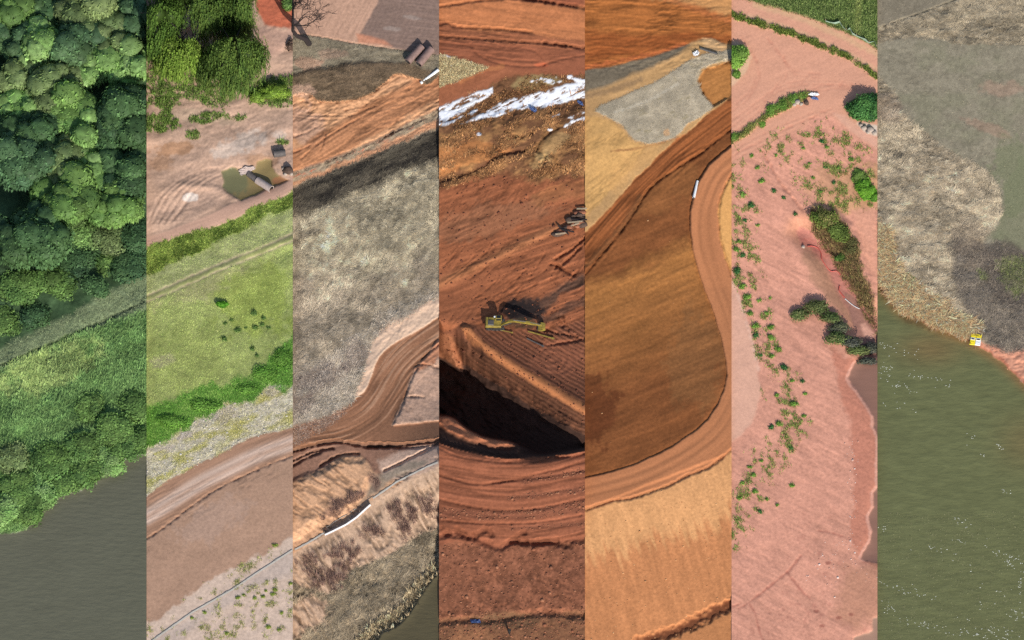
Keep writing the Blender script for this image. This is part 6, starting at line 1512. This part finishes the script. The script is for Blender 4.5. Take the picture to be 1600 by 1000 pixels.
MB().tube([(-.95, .1, 1.65), (-.95, .1, 2.0)], .07, 8).build('exhaust', M['dark'], hs)
MB().box((-1.42, 0, 1.2), (.5, 1.95, .74), bev=.12).build('counterweight', M['yellow'], ex)
cb = MB().box((.55, .55, 1.95), (1.15, .78, 1.0), taper=.92, bev=.06).build('cab', M['yellow'], ex)
for c, d in (((1.135, .55, 2.0), (.04, .6, .66)), ((.55, .145, 2.05), (.85, .04, .6)), ((.55, .955, 2.05), (.85, .04, .6)), ((.55, .55, 2.462), (.7, .5, .03))):
    MB().box(c, d).build('window', M['glass'], cb)
MB().box((-.1, .62, 2.3), (.36, .3, .08)).build('white_box', M['white'], ex)
bm_ = [(.9, 1.15), (2.2, 2.6), (3.1, 2.95), (5.5, 2.1), (5.5, 1.8), (3.1, 2.5), (2.4, 2.2), (1.15, .95)]
MB().prism(bm_, -.5, -.14).build('boom', M['yellow'], ex)
MB().prism([(5.05, 2.45), (5.45, 2.5), (7.9, 1.35), (7.85, 1.05), (5.5, 1.7), (5.2, 1.9)], -.46, -.18).build('stick', M['yellow'], ex)
bk_ = MB().prism([(7.7, 1.25), (8.15, 1.25), (8.5, .85), (8.5, .35), (8.0, .0), (7.4, .1), (7.3, .3), (7.9, .4), (8.1, .75), (7.75, 1.0)], -.9, .26).build('bucket', M['yellow'], ex)
for k in range(5):
    MB().box((7.25, -.8 + k * .24, .16), (.3, .09, .07)).build('tooth', M['steel'], bk_)
for a, b, r_ in (((1.1, -.62, 1.1), (2.7, -.62, 2.4), .09), ((1.1, -.02, 1.1), (2.7, -.02, 2.4), .09), ((3.0, -.32, 3.0), (5.15, -.32, 2.5), .08), ((5.6, -.32, 2.35), (7.6, -.32, 1.5), .07)):
    MB().tube([a, b], r_, 8).build('hydraulic_cylinder', M['steel'], ex)
MB().tube([(1.2, -.8, 1.6), (-1.2, -.8, 1.6)], .03, 6).build('handrail', M['yellow'], ex)
def beam(name, s, a, b, w, mat, lab, cat):
    p, q = s.at(*a, .3), s.at(*b, .3); d = q - p
    R = d.to_track_quat('X', 'Z').to_matrix(); t = empty(name, p, lab, cat)
    MB().box(d / 2, (d.length, w, w * .8), R, bev=w * .15).build('shaft', M[mat], t)
    MB().box(d, (w * 2.4, w * 1.7, w * 1.3), R, bev=w * .2).build('end_bracket', M[mat], t)
    return t
beam('yellow_beam', s4, (825, 519), (864, 530), .17, 'yellow', 'worn yellow steel arm lying on the soil below the excavator boom', 'machine part')
beam('steel_bar', s4, (823, 530), (848, 542), .16, 'steel', 'thin grey steel bar lying below the yellow arm', 'bar')
beam('yellow_beam', s4, (768, 514), (800, 521), .12, 'yellow', 'muddy yellow steel arm half buried beside the excavator tracks', 'machine part')

# yellow raft on the shore of the green river
ro = s7.at(1524.5, 531.5); ra = empty('pontoon_raft', ro + Vector((0, 0, .02)), 'bright yellow square pontoon raft on the red shore', 'raft', None, rz=-.14)
for k, (sx, sy, m) in enumerate(((-1, -1, 'raft'), (1, -1, 'white'), (-1, 1, 'raft'), (1, 1, 'raft'))):
    fl = MB().box((sx * .43, sy * .5, .16), (.83, .97, .22), bev=.05).build('float', M[m], ra)
    MB().box((sx * .43, sy * .5 - .05, .285), (.5, .14, .04)).build('ridge', M[m], fl)
for sx in (-1, 1):
    st_ = MB().box((sx * .43, 0.02, .30), (.7, .4, .07), bev=.02).build('seat', M['white'], ra)
    MB().box((sx * .43, -.02, .35), (.5, .2, .04), bev=.01).build('cushion', M['raftdark'], st_)
for sx, sy in ((-.7, -.82), (.66, .8), (-.66, .84)):
    MB().tube([(sx, sy, .24), (sx, sy, .34)], .07, 8).build('cleat', M['raftdark'], ra)
MB().box((-.02, .72, .285), (.8, .1, .03)).build('strap', M['raftdark'], ra)

# dark post hole marker at the bottom of strip 4
pst = empty('steel_post', s4.at(796, 990), 'short dark steel post standing at the foot of the red face', 'post')
MB().tube([(0, 0, -.3), (0, 0, 1.1)], .16, 8).build('shaft', M['dark'], pst); MB().box((0, 0, 1.13), (.5, .36, .1), bev=.03).build('cap', M['dark'], pst)

# sun glints on the green river, imitated by small white solids
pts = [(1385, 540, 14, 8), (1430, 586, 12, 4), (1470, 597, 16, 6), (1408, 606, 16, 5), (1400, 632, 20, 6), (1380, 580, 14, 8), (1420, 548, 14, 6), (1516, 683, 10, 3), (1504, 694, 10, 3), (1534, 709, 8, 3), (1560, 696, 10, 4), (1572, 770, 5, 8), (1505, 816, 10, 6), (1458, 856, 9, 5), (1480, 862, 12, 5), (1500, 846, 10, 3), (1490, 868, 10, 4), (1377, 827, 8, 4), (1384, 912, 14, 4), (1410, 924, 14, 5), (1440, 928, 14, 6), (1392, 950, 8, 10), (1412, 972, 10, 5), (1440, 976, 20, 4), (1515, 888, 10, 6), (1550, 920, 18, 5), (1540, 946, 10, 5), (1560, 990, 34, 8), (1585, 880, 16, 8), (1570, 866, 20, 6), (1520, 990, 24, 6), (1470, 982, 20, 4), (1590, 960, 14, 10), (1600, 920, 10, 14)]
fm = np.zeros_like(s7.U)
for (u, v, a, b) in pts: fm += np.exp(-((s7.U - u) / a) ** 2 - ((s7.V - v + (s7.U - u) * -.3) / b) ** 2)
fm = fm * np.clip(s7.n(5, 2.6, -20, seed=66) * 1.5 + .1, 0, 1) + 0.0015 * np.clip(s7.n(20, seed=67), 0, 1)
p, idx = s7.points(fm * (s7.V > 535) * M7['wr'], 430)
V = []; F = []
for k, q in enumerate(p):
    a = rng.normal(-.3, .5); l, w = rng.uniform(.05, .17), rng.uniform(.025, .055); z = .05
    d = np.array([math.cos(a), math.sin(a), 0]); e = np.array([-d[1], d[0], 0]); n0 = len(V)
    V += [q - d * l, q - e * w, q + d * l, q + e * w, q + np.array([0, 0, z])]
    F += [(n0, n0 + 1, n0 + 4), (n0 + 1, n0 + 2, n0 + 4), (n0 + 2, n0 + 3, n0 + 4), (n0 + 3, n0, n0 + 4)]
tag(mesh_np('glint', np.array(V) + np.array([0, 0, .02]), np.array(F), M['glint']), 'white flecks imitating sun glints on the ripples of the green river', 'glint', None, 'stuff')
